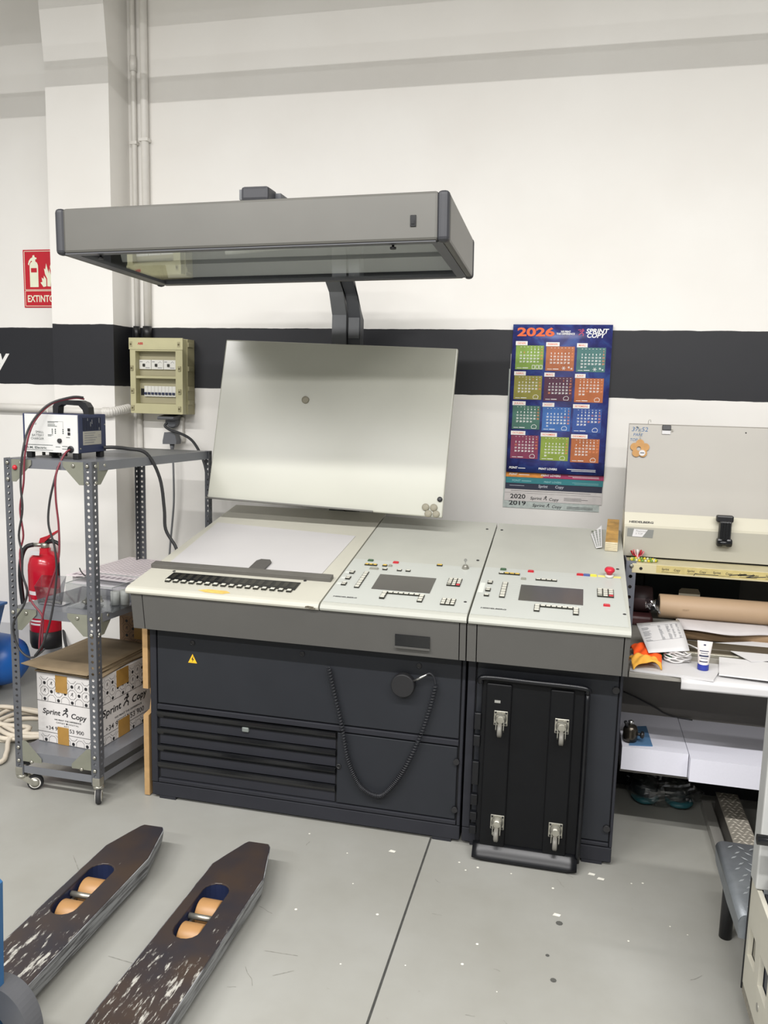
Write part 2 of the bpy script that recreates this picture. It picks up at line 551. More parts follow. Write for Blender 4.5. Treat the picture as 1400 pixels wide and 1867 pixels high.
def desk_top(mb, x0, x1, s1=.985, t=.022):
    """slab with a rounded nose, drawn in room coordinates"""
    pr = [(YN + CT*s1, ZN + ST*s1), (YN + CT*.02, ZN + ST*.02), (YN+.008, ZN-.001), (YN+.002, ZN-.007), (YN, ZN-.013), (YN+.003, ZN-.020), (YN+.010, ZN-.024), (YN+.03, ZN-.024), (YN + CT*s1 + ST*t, ZN + ST*s1 - CT*t)]
    return mb.prism(pr, x0, x1)

def key(parent, x, s, w=.015, d=.013, h=.007, cap=M_KEYW, base=M_KEYB):
    mb = MB(top_frame(.001))
    mb.box(x-w/2, x+w/2, s-d/2, s+d/2, 0, h*.65)
    mb.mi = 1
    mb.rbox(x-w/2+.0016, x+w/2-.0016, s-d/2+.0034, s+d/2-.0012, h*.6, h, .0012, 1)
    return mb.build('key', [base, cap], parent, True)

def key_block(parent, x0, x1, s0, s1, nx, ny, special={}):
    """a pad of keys standing on one dark base"""
    dx, ds = (x1-x0)/nx, (s1-s0)/ny
    for i in range(nx):
        for k in range(ny):
            key(parent, x0+dx*(i+.5), s0+ds*(k+.5), abs(dx)*.985, abs(ds)*.985, .0062, special.get((i, k), M_KEYW))

def screw(parent, x, s):
    mb = MB(top_frame(.0)); mb.lathe([(.006, 0), (.006, .0015), (.004, .0025)], (x, s, 0), seg=10)
    mb.build('screw', M_BLK, parent, True)

def base_unit(t, x0, x1, y1=3.52):
    """carcass, plinth"""
    mb = MB(); mb.box(x0+.003, x1-.003, 2.757, y1, .068, .80); mb.build('carcass', M_DARK, t, True)
    mb = MB(); mb.rbox(x0, x1, 2.748, y1, .012, .066, .003); mb.box(x0+.03, x0+.10, 2.75, 2.83, 0, .014); mb.box(x1-.10, x1-.03, 2.75, 2.83, 0, .014); mb.box(x0+.03, x1-.03, 3.40, 3.48, 0, .014)
    mb.build('plinth', M_BASE, t, True)

# ---------------------------------------------------------------- left, wide unit with the sheet table
con = thing('control_console', 'wide grey and cream printing press console with sheet table and drawers', 'console', (-.95, 3.1, 0))
base_unit(con, -1.568, -.337)
mb = MB(); mb.rbox(-1.568, -1.541, 2.745, 3.52, .069, .74, .003); mb.build('side_frame', M_BASE, con, True)
mb = MB(); mb.rbox(-.349, -.337, 2.745, 3.52, .069, .74, .003); mb.build('side_frame', M_BASE, con, True)
mb = MB(); mb.rbox(-1.536, -.353, 2.745, 2.77, .399, .72, .003); up = mb.build('upper_panel', M_BASE2, con, True)
mb = MB(); mb.rbox(-1.539, -.352, 2.743, 2.775, .372, .394, .003); mb.build('cross_rail', M_BASE, con, True)
mb = MB(); mb.rbox(-1.539, -.352, 2.745, 2.775, .070, .086, .003); mb.build('lower_rail', M_BASE, con, True)
mb = MB(); mb.rbox(-.805, -.356, 2.747, 2.775, .090, .366, .003); door = mb.build('door', M_BASE2, con, True)
for z in (.315, .132):
    mb = MB(); mb.lathe([(.011, 0), (.011, .012)], (-.357, 2.747, z), (0, -1, 0), 12); mb.build('hinge', M_BLK, door, True)
for k in range(4):
    z0 = .0905 + k*.0695; z1 = z0 + .067
    mb = MB(); mb.box(-1.532, -.812, 2.7525, 2.80, z0, z1); d = mb.build('drawer', M_BASE, con, True)
    mb = MB(); mb.prism([(2.757, z0+.040), (2.747, z0+.040), (2.738, z0+.055), (2.738, z0+.067), (2.757, z0+.067)], -1.538, -.809)
    mb.build('grip_lip', M_BLKG, d, True)
    if k == 3:
        mb = MB(); mb.rbox(-1.185, -1.157, 2.744, 2.757, .322, .342, .004); mb.build('latch', mat('latch_grey', '#8d9490', .3, metal=.5), d, True)
for (x, z) in ((-1.387, .654), (-.945, .655), (-.505, .655), (-.797, .236)):
    mb = MB(); mb.lathe([(.010, 0), (.010, .004), (.006, .0045), (.006, .002)], (x, 2.746, z), (0, -1, 0), 14); mb.build('lock', M_BLK, up if z > .4 else door, True)
# warning triangle sticker with a lightning bolt
F = frame((-1.387, 2.7445, .572), (1,0,0), (0,0,1))
mb = MB(F); mb.poly([(-.0225, 0), (.0225, 0), (0, .043)], 0); mb.mi = 1; mb.poly([(-.0185, .0025), (.0185, .0025), (0, .038)], .0004)
mb.mi = 0; mb.poly([(.003, .031), (-.005, .016), (.000, .016), (-.002, .006), (.006, .019), (.001, .019)], .0008)
mb.build('warning_sticker', [M_INK, mat('sticker_yellow', '#e6b21e', .5, var=.03)], up, True)
# apron box below the top
def apron(t, x0, x1, lines, ydep=3.5):
    xs = [x0] + lines + [x1]
    for i, (a, b) in enumerate(zip(xs[:-1], xs[1:])):
        g0 = 0 if i == 0 else .0018; g1 = 0 if i == len(xs)-2 else .0018
        mb = MB(); mb.prism([(2.666, .717), (2.647, .852), (2.70, .852), (2.70, .717)], a+g0, b-g1)
        mb.build('apron_panel' if b-a > .1 else 'apron_end', M_APR, t, True)
    mb = MB(); mb.prism([(2.69, .722), (2.69, .853), (ydep, .995), (ydep, .722)], x0+.004, x1-.004); mb.build('apron_body', M_APR, t, True)
apron(con, -1.588, -.331, [-1.541, -.353])
mb = MB(); desk_top(mb, -1.603, -.8515, 1.025); tl = mb.build('sheet_table_top', M_TOP, con, True)
mb = MB(); desk_top(mb, -.845, -.329, .985); tm = mb.build('keyboard_top', M_TOPG, con, True)
# recess box with display in the apron
mb = MB(frame((-.576, 2.6585, .742), (1,0,0), (0,-.139,.99)))
mb.box(0, .122, 0, .050, -.004, .0015); ob = mb.build('counter_window', M_BLKG, con, True)
mb = MB(frame((-.576, 2.6585, .742), (1,0,0), (0,-.139,.99))); mb.box(-.001, .123, .001, .0075, .001, .006); mb.build('window_lip', M_APR, ob, True)
# wear on the nose
mb = MB(top_frame(.0006)); mb.poly([(-1.325,.032),(-1.29,.018),(-1.22,.016),(-1.195,.03),(-1.215,.044),(-1.29,.046)], 0)
mb.build('yellow_stain', mat('stain_ochre', '#d8b25e', .6, var=.18, scale=40), tl, True)
mb = MB(frame((-.90, 2.6346, .862), (1,0,0), (0,0,1))); mb.poly([(0,0),(.03,.001),(.034,.006),(.012,.008),(.002,.006)], .0005); mb.poly([(.012,-.004),(.04,-.002),(.038,.002),(.02,.001)], .0005)
mb.build('paint_wear', mat('wear_brown', '#5c5648', .8, var=.3, scale=90), tl, True)
# ruler stop bar and its middle stop
mb = MB(top_frame(.0)); mb.prism([(.196, 0), (.196, .014), (.201, .016), (.234, .016), (.234, 0)], -1.603, -.866, 'x'); ru = mb.build('ruler_bar', mat('ruler_grey', '#5b5954', .45, var=.05), con, True)
mb = MB(top_frame(.0)); mb.prism([(-1.213, .22), (-1.150, .22), (-1.150, .325), (-1.162, .345), (-1.200, .345), (-1.213, .325)], .004, .011, 'z')
mb.build('sheet_stop', mat('stop_grey', '#4c4a47', .5, var=.05), ru, True)
# ink key strip: dark glass + sixteen keys
mb = MB(top_frame(.0)); mb.plate([(-1.490,.098),(-.972,.098),(-.972,.166),(-1.490,.166)], [], .0005, .003); dsp = mb.build('display_strip', M_BLKG, con, True)
mb = MB(top_frame(.0034))
for i in range(16):
    x = -1.472 + i*.0322
    mb.quad(x-.009, x+.009, .112, .158, 0)
mb.build('display_window', mat('display_window', '#2c2b27', .2, var=.2, scale=30), dsp, True)
for i in range(16):
    key(con, -1.4715 + i*.0322, .084, .019, .017, .008)
mb = MB(top_frame(.0006))
for i in range(16):
    mb.quad(-1.4725+i*.0322, -1.4705+i*.0322, .066, .069)
mb.build('key_legend', M_GREYINK, tl, True)
for (x, s) in ((-1.497, .181), (-.964, .190)): screw(con, x, s)

def brand(t, x, s):
    mb = MB(top_frame(.0016)); mb.text('HEIDELBERG', x, s, .012, 0, 'l', .035, .12, width=.088)
    mb.build('brand_lettering', M_INK, t, True)

# membrane panel, screen and keys of the left unit
mb = MB(top_frame(.0)); mb.plate([(-.844,.028),(-.331,.028),(-.331,.443),(-.844,.443)], [], .0003, .0012); pn = mb.build('membrane_panel', M_PANEL, con, True)
brand(pn, -.819, .072)
mb = MB(top_frame(.0)); mb.plate([(-.701,.165),(-.485,.165),(-.485,.303),(-.701,.303)], [], .0005, .0032); mb.build('screen', M_SCREEN, con, True)
mb = MB(top_frame(.0016))
for i in range(8):
    s = .168 + i*.0195
    mb.line([(-.748, s), (-.702, .172+i*.0175)], .0008)
for s in (.30, .245, .19): mb.quad(-.838, -.822, s-.008, s+.008)
for i in range(7): mb.quad(-.632+i*.0195, -.618+i*.0195, .151, .158)
mb.quad(-.84, -.79, .21, .2108); mb.quad(-.84, -.79, .265, .2658); mb.quad(-.72, -.35, .418, .4186); mb.quad(-.66, -.50, .330, .3306)
mb.build('printed_lines', mat('panel_lines', '#cdd0c9', .5, var=0), pn, True)
for (x, s, w, c) in [(-.772,.432,.022,M_KEYG), (-.669,.430,.022,M_RED), (-.495,.434,.022,M_KEYY), (-.704,.390,.018,M_KEYY), (-.738,.352,.034,M_KEYGY), (-.683,.392,.014,M_KEYGY), (-.695,.354,.018,M_KEYW), (-.638,.354,.018,M_KEYW), (-.604,.355,.018,M_KEYW)]:
    key(con, x, s, w, .014, .006, c, c if c in (M_KEYG, M_RED, M_KEYGY) else M_KEYB)
for i in range(3): key(con, -.776+i*.0165, .388, .0162, .014, .006, M_KEYY)
for s in (.300, .244, .187): key(con, -.811, s+.006, .018, .012); key(con, -.811, s-.007, .018, .012)
key_block(con, -.766, -.747, .160, .314, 1, 7)
key_block(con, -.438, -.388, .244, .314, 3, 4, {(0,0): M_KEYGY, (2,0): M_RED})
key_block(con, -.433, -.383, .077, .129, 3, 3)
key_block(con, -.633, -.517, .132, .147, 6, 1)
for s in (.094, .114, .134): key(con, -.643, s, .0185, .019, .009 if s < .1 else .008)
for s in (.092, .112, .132): key(con, -.507, s, .0185, .019)
# key switch standing on the panel
mb = MB(top_frame(.001)); mb.lathe([(.014, 0), (.014, .002), (.010, .011), (.0095, .013)], (-.393, .425, 0), seg=16); ks = mb.build('key_switch', M_ZINC, con, True)
mb = MB(top_frame(.001)); mb.box(-.3945, -.3915, .421, .429, .012, .030); mb.lathe([(.0065, -.0012), (.0065, .0012)], (-.393, .425, .034), (0, 1, 0), 12); mb.build('key_bow', M_STEEL, ks, True)
for (x, s) in ((-.357, .519), (-.350, .119), (-.364, .895)): screw(con, x, s)

# ---------------------------------------------------------------- right, narrow unit
con2 = thing('side_console', 'narrow right console unit with red emergency stop, beside the workbench', 'console', (-.06, 3.1, 0))
base_unit(con2, -.329, .196)
mb = MB(); mb.rbox(-.329, -.301, 2.745, 3.52, .069, .74, .003); mb.build('side_frame', M_BASE, con2, True)
mb = MB(); mb.rbox(.186, .196, 2.745, 3.52, .069, .74, .003); mb.build('side_frame', M_BASE, con2, True)
mb = MB(); mb.rbox(-.296, .183, 2.747, 2.775, .088, .73, .003); door2 = mb.build('door', M_BASE2, con2, True)
mb = MB(); mb.rbox(-.298, .184, 2.746, 2.775, .070, .084, .003); mb.build('lower_rail', M_BASE, con2, True)
for z in (.641, .141):
    mb = MB(); mb.lathe([(.012, 0), (.012, .012)], (.174, 2.748, z), (0, -1, 0), 12); mb.build('hinge', M_BLK, door2, True)
apron(con2, -.3265, .202, [-.294, .184])
mb = MB(); desk_top(mb, -.3225, .203); t2 = mb.build('desk_top', M_TOPG, con2, True)
mb = MB(top_frame(.0)); mb.plate([(-.321,.028),(.196,.028),(.182,.455),(-.321,.455)], [], .0003, .0012); pn2 = mb.build('membrane_panel', M_PANEL, con2, True)
brand(pn2, -.292, .079)
mb = MB(top_frame(.0)); mb.plate([(-.171,.170),(.050,.170),(.050,.306),(-.171,.306)], [], .0005, .0032); mb.build('screen', M_SCREEN, con2, True)
mb = MB(top_frame(.0016))
for i in range(8): mb.line([(-.218, .184+i*.0175), (-.173, .182+i*.0165)], .0008)
for i in range(7): mb.quad(-.088+i*.0195, -.074+i*.0195, .148, .155)
mb.quad(-.318, -.300, .21, .30); mb.quad(-.12, .05, .342, .3426); mb.quad(-.31, .16, .430, .4306)
mb.build('printed_lines', MATS['panel_lines'], pn2, True)
for (x, s, w, c) in [(-.249,.440,.022,M_KEYG), (-.145,.440,.022,M_RED), (-.167,.362,.018,M_KEYGY), (.129,.183,.022,M_RED)]:
    key(con2, x, s, w, .014, .006, c, c)
for i in range(4): key(con2, -.252+i*.0197, .400, .0194, .014, .006, M_KEYW if i == 0 else M_KEYY)
for i in range(4): key(con2, -.113+i*.0195, .366, .0192, .014, .006)
for i, c in enumerate((M_RED, M_KEYBL, mat('key_lemon', '#d8cf4a', .5))): key(con2, .037+i*.0245, .443, .0242, .014, .006, c, c)
for s in (.305, .236, ): key(con2, -.284, s+.006, .018, .012); key(con2, -.284, s-.007, .018, .012)
key(con2, -.284, .186, .018, .014)
key_block(con2, -.239, -.219, .178, .314, 1, 6)
key_block(con2, .098, .155, .252, .322, 3, 4, {(0,0): M_KEYGY, (2,0): M_RED})
key_block(con2, -.093, .017, .126, .142, 6, 1)
for s in (.096, .114, .132): key(con2, -.103, s, .019, .018); key(con2, .027, s-.003, .019, .018)
mb = MB(top_frame(.0014)); mb.quad(.102, .185, .437, .456); mb.build('yellow_label', mat('label_lemon', '#d9d27e', .5, var=.1), pn2, True)
mb = MB(top_frame(.001)); mb.lathe([(.016, 0), (.016, .008), (.013, .010)], (.143, .446, 0), seg=20); es = mb.build('emergency_stop', mat('stop_collar', '#c9c7bf', .4, var=.03), con2, True)
mb = MB(top_frame(.001)); mb.lathe([(.009, .010), (.012, .016), (.0185, .024), (.0185, .031), (.014, .036), (.007, .038)], (.143, .446, 0), seg=20); mb.build('red_button', mat('stop_red', '#c01f35', .3, var=.04), es, True)
for (x, s) in ((.176, .531), (.186, .126), (-.300, .895)): screw(con2, x, s)

# ================================================================== LIGHT HOOD on its post
M_HOOD = mat('hood_aluminium', '#605f5a', .40, metal=.2, var=.05, scale=4)
M_CAP = mat('cap_slate', '#35363a', .5, var=.04)
M_REFL = mat('reflector_white', '#efefeb', .35, var=.02)
M_INNER = mat('hood_inner_grey', '#c6c8c8', .4, var=.04)
HL, HD, HH = 1.300, .709, .148
hood = thing('light_hood', 'long grey overhead light hood with slate corner caps on a bent post', 'lamp', (-.403, 2.45, 2.063))
hood.rotation_euler = (Matrix.Rotation(.024, 3, 'Z') @ Matrix.Rotation(-.013, 3, 'X') @ Matrix.Rotation(-.020, 3, 'Y')).to_euler()
mb = MB(); mb.rbox(-HL+.03, -.034, 0, .026, .004, HH-.002, .009); fr = mb.build('front_panel', M_HOOD, hood)
mb = MB(); mb.rbox(-HL+.03, -.034, HD-.026, HD, .004, HH-.002, .009); mb.build('back_panel', M_HOOD, hood)
for x in (-HL+.001, -.027):
    mb = MB(); mb.rbox(x, x+.026, .03, HD-.03, .004, HH-.002, .009); mb.build('side_panel', M_HOOD, hood)
for (x0, x1, y0, y1) in ((-.038, 0, -.002, .036), (-HL, -HL+.034, -.002, .036), (-.034, .001, HD-.034, HD+.002), (-HL, -HL+.034, HD-.034, HD+.002)):
    mb = MB(); mb.rbox(x0, x1, y0, y1, 0, HH, .014, 3); mb.build('corner_cap', M_CAP, hood)
mb = MB(); mb.box(-HL+.02, -.02, .02, HD-.02, HH-.012, HH-.005); mb.build('lid', mat('lid_pale', '#c9c8c2', .4, var=.03), hood)
mb = MB()
mb.plate([(-HL+.024,.024),(-.024,.024),(-.024,HD-.024),(-HL+.024,HD-.024)], [[(-HL+.058,.045),(-.058,.045),(-.058,HD-.05),(-HL+.058,HD-.05)]], .004, .016)
mb.build('glass_frame', mat('glass_frame', '#55565a', .4, var=.04), hood)
mb = MB(); mb.plate([(-HL+.05,.04),(-.05,.04),(-.05,HD-.045),(-HL+.05,HD-.045)], [], .010, .0125)
mb.build('glass_pane', clear_mat('hood_glass', (.97,.98,.98,1), .06, (.95,.97,.98,1), .02, 1.16), hood)
mb = MB(); mb.box(-HL+.04, -.04, .03, HD-.03, .125, .131); mb.build('inner_tray', M_INNER, hood)
# curved white reflectors and tubes seen through the glass
for (y0, y1) in ((.05, .30), (.38, .655)):
    yc, w = (y0+y1)/2, (y1-y0)/2
    mb = MB()
    mb.grid(lambda u, v: (-HL+.07+u*(HL-.14), y0 + v*(y1-y0), .028 + .085*math.sqrt(max(0, 1-((v-.5)*2)**2))), 8, 14)
    rf = mb.build('reflector', M_REFL, hood, fix=False)
    mb = MB(); mb.cyl((-HL+.10, yc, .075), (-.10, yc, .075), .013, 12); mb.build('tube_lamp', mat('unlit_tube', '#f0f0ec', .3, var=0), rf)
mb = MB(); mb.rbox(-.117, -.099, -.0035, .004, .045, .078, .001); mb.box(-.112, -.104, -.006, -.003, .052, .062); mb.build('rocker_switch', M_BLKG, fr)
for x in (-.175, -1.155):
    mb = MB(); mb.lathe([(.004, .006), (.004, -.006), (.010, -.006), (.009, -.012)], (x, .032, 0), seg=12); mb.build('pane_knob', M_BLK, hood)
mb = MB(); mb.prism([(.002,.004),(.03,.004),(.03,.0),(.002,.001)], -HL+.035, -.04); mb.build('edge_seal', MATS['glass_frame'], hood)
# arm over the hood, bending down into the post behind the console
M_ARM = mat('arm_grey', '#66686a', .45, var=.04)
M_ARMD = mat('arm_grey_dark', '#4b4d51', .45, var=.04)
armp = [(2.60, 2.236), (2.60, 2.268), (3.20, 2.262), (3.46, 2.228), (3.67, 2.026), (3.735, 1.956), (3.735, .02), (3.655, .02), (3.655, 1.972), (3.60, 2.068), (3.42, 2.190), (3.20, 2.226)]
mb = MB(); mb.prism(armp, -1.133, -1.066); mb.build('post', M_ARM, hood, True)
armq = [(2.64, 2.238), (2.64, 2.262), (3.20, 2.256), (3.46, 2.221), (3.69, 1.991), (3.735, 1.956), (3.735, .02), (3.675, .02), (3.675, 1.962), (3.625, 2.058), (3.44, 2.180), (3.20, 2.226)]
mb = MB(); mb.prism(armq, -1.062, -1.003); mb.build('post', M_ARMD, hood, True)
mb = MB(); mb.prism([(3.673,1.962),(3.668,1.962),(3.668,1.868),(3.673,1.868)], -1.058, -1.007); mb.build('post_cover', M_ARM, hood, True)
mb = MB(); mb.rbox(-1.118, -1.022, 2.575, 2.66, 2.226, 2.272, .010); mb.build('arm_cap', M_CAP, hood, True)
mb = MB(); mb.rbox(-1.22, -.92, 3.64, 3.84, 0, .018, .004); mb.build('post_foot', M_ARMD, hood, True)

# ================================================================== MAGNET BOARD in front of the post
M_BOARD = mat('board_enamel', '#b3b3a7', .22, var=.025, scale=3, bump=.06, bscale=9)
BW, BH = 1.074, .737
board = thing('magnetic_board', 'large tilted cream enamel magnetic board above the sheet table', 'board', (-1.615, 3.35, 1.130))
MBD = (Matrix.Rotation(.018, 3, 'Z') @ Matrix.Rotation(-.231, 3, 'X') @ Matrix.Rotation(.027, 3, 'Y'))
board.rotation_euler = MBD.to_euler()
mb = MB(); mb.rbox(0, BW, 0, .022, 0, BH, .006, 3); mb.build('board_panel', M_BOARD, board)
mb = MB(); mb.prism([(0,-.001),(-.012,.000),(-.012,.006),(-.009,.006),(-.009,.004),(0,.004)], -.004, BW*.72); mb.build('bottom_lip', M_HOOD, board)
mb = MB(); mb.box(.49, .60, .022, .17, .30, .42); mb.box(.46, .64, .022, .03, .25, .50); mb.build('bracket', M_ARMD, board)
WB = world_of(board)
def magnet(x, z, r, name, m, label, group=None):
    o = thing(name, label, 'magnet', WB @ Vector((x, 0, z)), board.rotation_euler, group)
    mb = MB(); mb.lathe([(r, -.0005), (r, .006), (r*.93, .008), (r*.35, .008)], (0, 0, 0), (0, -1, 0), 20); mb.build('disc', m, o)
    return o
M_MAG = mat('magnet_putty', '#8b8675', .6, var=.08, scale=90)
magnet(.413, .475, .0165, 'board_magnet', M_MAG, 'putty coloured round magnet alone in the upper middle of the cream board')
magnet(1.000, .040, .0155, 'board_magnet', M_MAG, 'putty round magnet, upper left of the four clustered at the board corner')
magnet(1.035, .041, .0155, 'board_magnet', M_MAG, 'putty round magnet, upper right of the four clustered at the board corner')
magnet(1.014, .013, .0155, 'board_magnet', M_MAG, 'putty round magnet, lower left of the four clustered at the board corner')
magnet(1.048, .014, .0150, 'board_magnet', M_MAG, 'putty round magnet, lower right of the four clustered at the board corner')
kb = magnet(1.058, .078, .011, 'clamp_knob', M_BLK, 'small black knob at the right edge of the cream board, above the four magnets')
kb['category'] = 'knob'

# ================================================================== SHEET on the table
mb = MB(top_frame(.0))
mb.plate([(-1.556,.232),(-.923,.232),(-.908,.697),(-1.578,.756)], [], .0004, .0022)
o = mb.build('paper_sheet', mat('proof_paper', '#bdbbba', .6, var=.012, scale=5)); rebase(o, (-1.25, 3.1, slope_z(3.1)))
tag(o, 'large blank white paper sheet lying on the sheet table above the grey ruler bar', 'paper')

# ================================================================== coiled cable with round pad hanging on the console front
ph = thing('densitometer_handset', 'round black pad with steel pin and coiled black cable on the console front', 'handset', (-.557, 2.745, .585))
mb = MB(); mb.lathe([(.040, .004), (.043, .008), (.043, .030), (.040, .034)], (-.557, 2.745, .585), (0, -1, 0), 30); mb.build('pad', mat('pad_black', '#161618', .6, var=.05), ph, True)
mb = MB(); mb.cyl((-.520, 2.722, .604), (-.472, 2.722, .634), .0045, 10); mb.build('steel_pin', M_STEEL, ph, True)
mb = MB(); mb.tube([(-.474, 2.722, .633), (-.462, 2.724, .638), (-.447, 2.727, .625), (-.440, 2.728, .598)], .003, 8)
path = smooth_path([(-.440,2.728,.597), (-.459,2.727,.505), (-.494,2.727,.388), (-.551,2.727,.254), (-.611,2.727,.167), (-.646,2.727,.150), (-.690,2.727,.165), (-.720,2.727,.195), (-.757,2.727,.276), (-.783,2.727,.404), (-.814,2.727,.527), (-.838,2.729,.622)], 60)
cum = [0]
for a, b in zip(path[:-1], path[1:]): cum.append(cum[-1] + (b-a).length)
coil = []; ang = 0.0
for i in range(1, len(path)):
    f = cum[i]/cum[-1]
    pitch = .0115 - .0065*math.exp(-((f-.50)/.16)**2)
    L = cum[i]-cum[i-1]
    t = (path[i]-path[i-1]).normalized(); u = Vector((0, 1, 0)); w = t.cross(u).normalized()
    st = max(1, int(L/pitch*9))
    for q in range(st):
        ang += 2*math.pi*L/pitch/st
        p = path[i-1].lerp(path[i], (q+1)/st)
        coil.append(p + (u*math.cos(ang) + w*math.sin(ang))*.0082)
mb.tube(coil, .0022, 5, smooth=False)
mb.build('coiled_cable', mat('cable_black', '#222327', .45, var=0), ph, True)

# ================================================================== MOVING DOLLY leaning on the side console
dl = thing('moving_dolly', 'black moving dolly on end, its four casters facing out, leaning on the side console', 'dolly', (-.1, 2.70, 0), (rad(-2.6), 0, rad(.3)))
# local frame: x right, -y out, z up
M_DOL = mat('dolly_black', '#0a0b0d', .5, spec=.2, var=.15, scale=10)
mb = MB(); mb.rbox(-.175, .178, -.012, .010, .015, .650, .006); dk = mb.build('deck', M_DOL, dl)
for (x0, x1) in ((-.158,-.070), (.060,.140)):
    mb2 = MB(); mb2.rbox(x0, x1, -.021, -.010, .03, .632, .005); mb2.build('deck_rail', M_DOL, dl)
M_DOLR = mat('dolly_rim', '#0e0f12', .3, spec=.35, var=.25, scale=20)
mb = MB(); mb.tube([(-.178,-.022,.630),(-.165,-.026,.652),(0,-.028,.652),(.165,-.026,.649),(.182,-.022,.630)], .010, 10); mb.build('rim', M_DOLR, dl)
mb = MB(); mb.tube([(.182,-.018,.632),(.184,-.020,.33),(.180,-.018,.03)], .008, 8); mb.build('rim', M_DOLR, dl)
mb = MB(); mb.grid(lambda u, v: (-.180+u*.360, -.046+.034*v**1.5, .004+.05*v + (.006*(1-v) if u in (0, 1) else 0)), 12, 6); bt = mb.build('bottom_lip', M_DOLR, dl, fix=False); solidify(bt, .005)
for (z0, z1) in ((.46,.52),(.40,.44),(.26,.345),(.185,.225),(.13,.16),(.08,.11)):
    mb2 = MB(); mb2.rbox(-.196, -.172, -.018, .004, z0, z1, .003); mb2.build('side_clip', M_DOLR, dl)
mb2 = MB(); mb2.box(-.128, -.108, -.0225, -.020, .565, .574); mb2.build('paper_tag', mat('tag_grey', '#8b8b85', .7), dl)
mb2 = MB(); mb2.box(-.112, -.094, -.0225, -.020, .086, .100); mb2.build('paper_tag', MATS['tag_grey'], dl)
for (x, z) in ((-.104,.512), (.103,.508), (-.098,.138), (.102,.138)):
    mb2 = MB()
    mb2.rbox(x-.024, x+.024, -.0245, -.020, z-.026, z+.026, .002)
    cs = mb2.build('caster', M_ZINC, dl)
    mb2 = MB(); mb2.lathe([(.021, 0), (.020, .006), (.014, .010), (.012, .022)], (x, -.0245, z), (0, -1, 0), 18); mb2.build('swivel', M_ZINC, cs)
    mb2 = MB()
    for sx in (-1, 1):
        mb2.prism([(-.030, z+.012), (-.052, z+.004), (-.058, z-.030), (-.046, z-.040), (-.036, z-.022)], x+sx*.013-.0012, x+sx*.013+.0012)
    mb2.box(x-.013, x+.013, -.034, -.030, z-.004, z+.014)
    mb2.build('fork', M_ZINC, cs)
    mb2 = MB(); mb2.lathe([(.018, -.008), (.023, -.006), (.023, .006), (.018, .008)], (x, -.050, z-.034), (1, 0, 0), 20); mb2.build('wheel', mat('caster_grey', '#6f6d66', .5, var=.08), cs)
    mb2 = MB()
    for sx in (-1, 1):
        for sz in (-1, 1): mb2.lathe([(.0035, 0), (.0035, .003)], (x+sx*.018, -.0245, z+sz*.020), (0,-1,0), 6)
    mb2.build('bolts', M_BLK, cs)

# ================================================================== plywood panel beside the console
mb = MB(); mb.prism([(2.752,.004),(2.752,.338),(2.800,.345),(2.812,.392),(2.800,.440),(2.752,.447),(2.752,.700),(3.30,.700),(3.30,.004)], -1.604, -1.582)
o = mb.build('plywood_panel', mat('plywood_edge', '#a5855a', .6, var=.10, scale=30)); rebase(o, (-1.593, 3.0, 0))
tag(o, 'upright plywood panel with a notched edge, between the wheeled rack and the console', 'board')
# colour card box and fanned card on the side console
cd = thing('card_box', 'slim worn cardboard box at the back corner of the side console', 'box', (.158, 3.40, slope_z(3.40)), (TH, 0, rad(-3)))
mb = MB(); mb.rbox(-.024, .026, -.06, .235, .001, .040, .003); mb.build('carton', mat('card_cream', '#cfc4a6', .7, var=.12, scale=40), cd)
mb = MB(); mb.quad(-.023, .025, -.059, .234, .0405); mb.build('lid_print', mat('card_ochre', '#a98344', .55, var=.35, scale=22), cd)
mb = MB(frame((-.024, -.0605, .0), (1,0,0), (0,0,1)))
for k in range(4): mb.quad(.003, .046, .008+k*.008, .009+k*.008)
mb.build('card_edges', mat('card_line', '#9a8f76', .7), cd)
sl = thing('swatch_card', 'white swatch card with rows of dark marks fanned out beside the cardboard box', 'card', (.116, 3.44, slope_z(3.44)))
Fs = top_frame(.0) @ Matrix.Translation((.110, .735, .003)) @ Matrix.Rotation(rad(4), 4, 'Z') @ Matrix.Rotation(rad(-12), 4, 'Y')
mb = MB(Fs); mb.plate([(-.012,0),(.012,0),(.032,.26),(-.020,.17)], [], .004, .0055); mb.build('card', M_WHITE, sl, True)
mb = MB(Fs)
for k in range(12):
    y = .012+k*.017; w = .008+.0009*k
    for i in range(3):
        x = -.009+i*w*.85-.0006*k; mb.quad(x, x+w*.5, y, y+.009, .0060)
mb.build('swatches', mat('swatch_dark', '#55604f', .6, var=.3, scale=90), sl, True)

# ================================================================== WALL ITEMS, left
# fire extinguisher sign, partly behind the pillar
sg = thing('fire_extinguisher_sign', 'red square fire extinguisher sign reading EXTINTOR on the wall left of the pillar', 'sign', (-2.865, YW+.045, 2.038))
F = frame((-2.977, YW+.0465, 2.038), (1,0,0), (0,0,1))
mb = MB(F); mb.box(0, .235, 0, .304, -.002, .001); pl = mb.build('plate', mat('sign_red', '#c01c2c', .4, var=.03), sg, True)
mb = MB(F)
mb.line([(.008,.008),(.227,.008),(.227,.088),(.008,.088),(.008,.008)], .003, .0016)
mb.line([(.008,.094),(.227,.094),(.227,.296),(.008,.296),(.008,.094)], .003, .0016)
M_GLOW = mat('sign_cream', '#e9ecd2', .5, var=.03)
mb.text('EXTINTOR', .117, .030, .05, .0016, 'c', .02, 0, width=.190)
mb.build('lettering', M_GLOW, sg, True)
mb = MB(F)
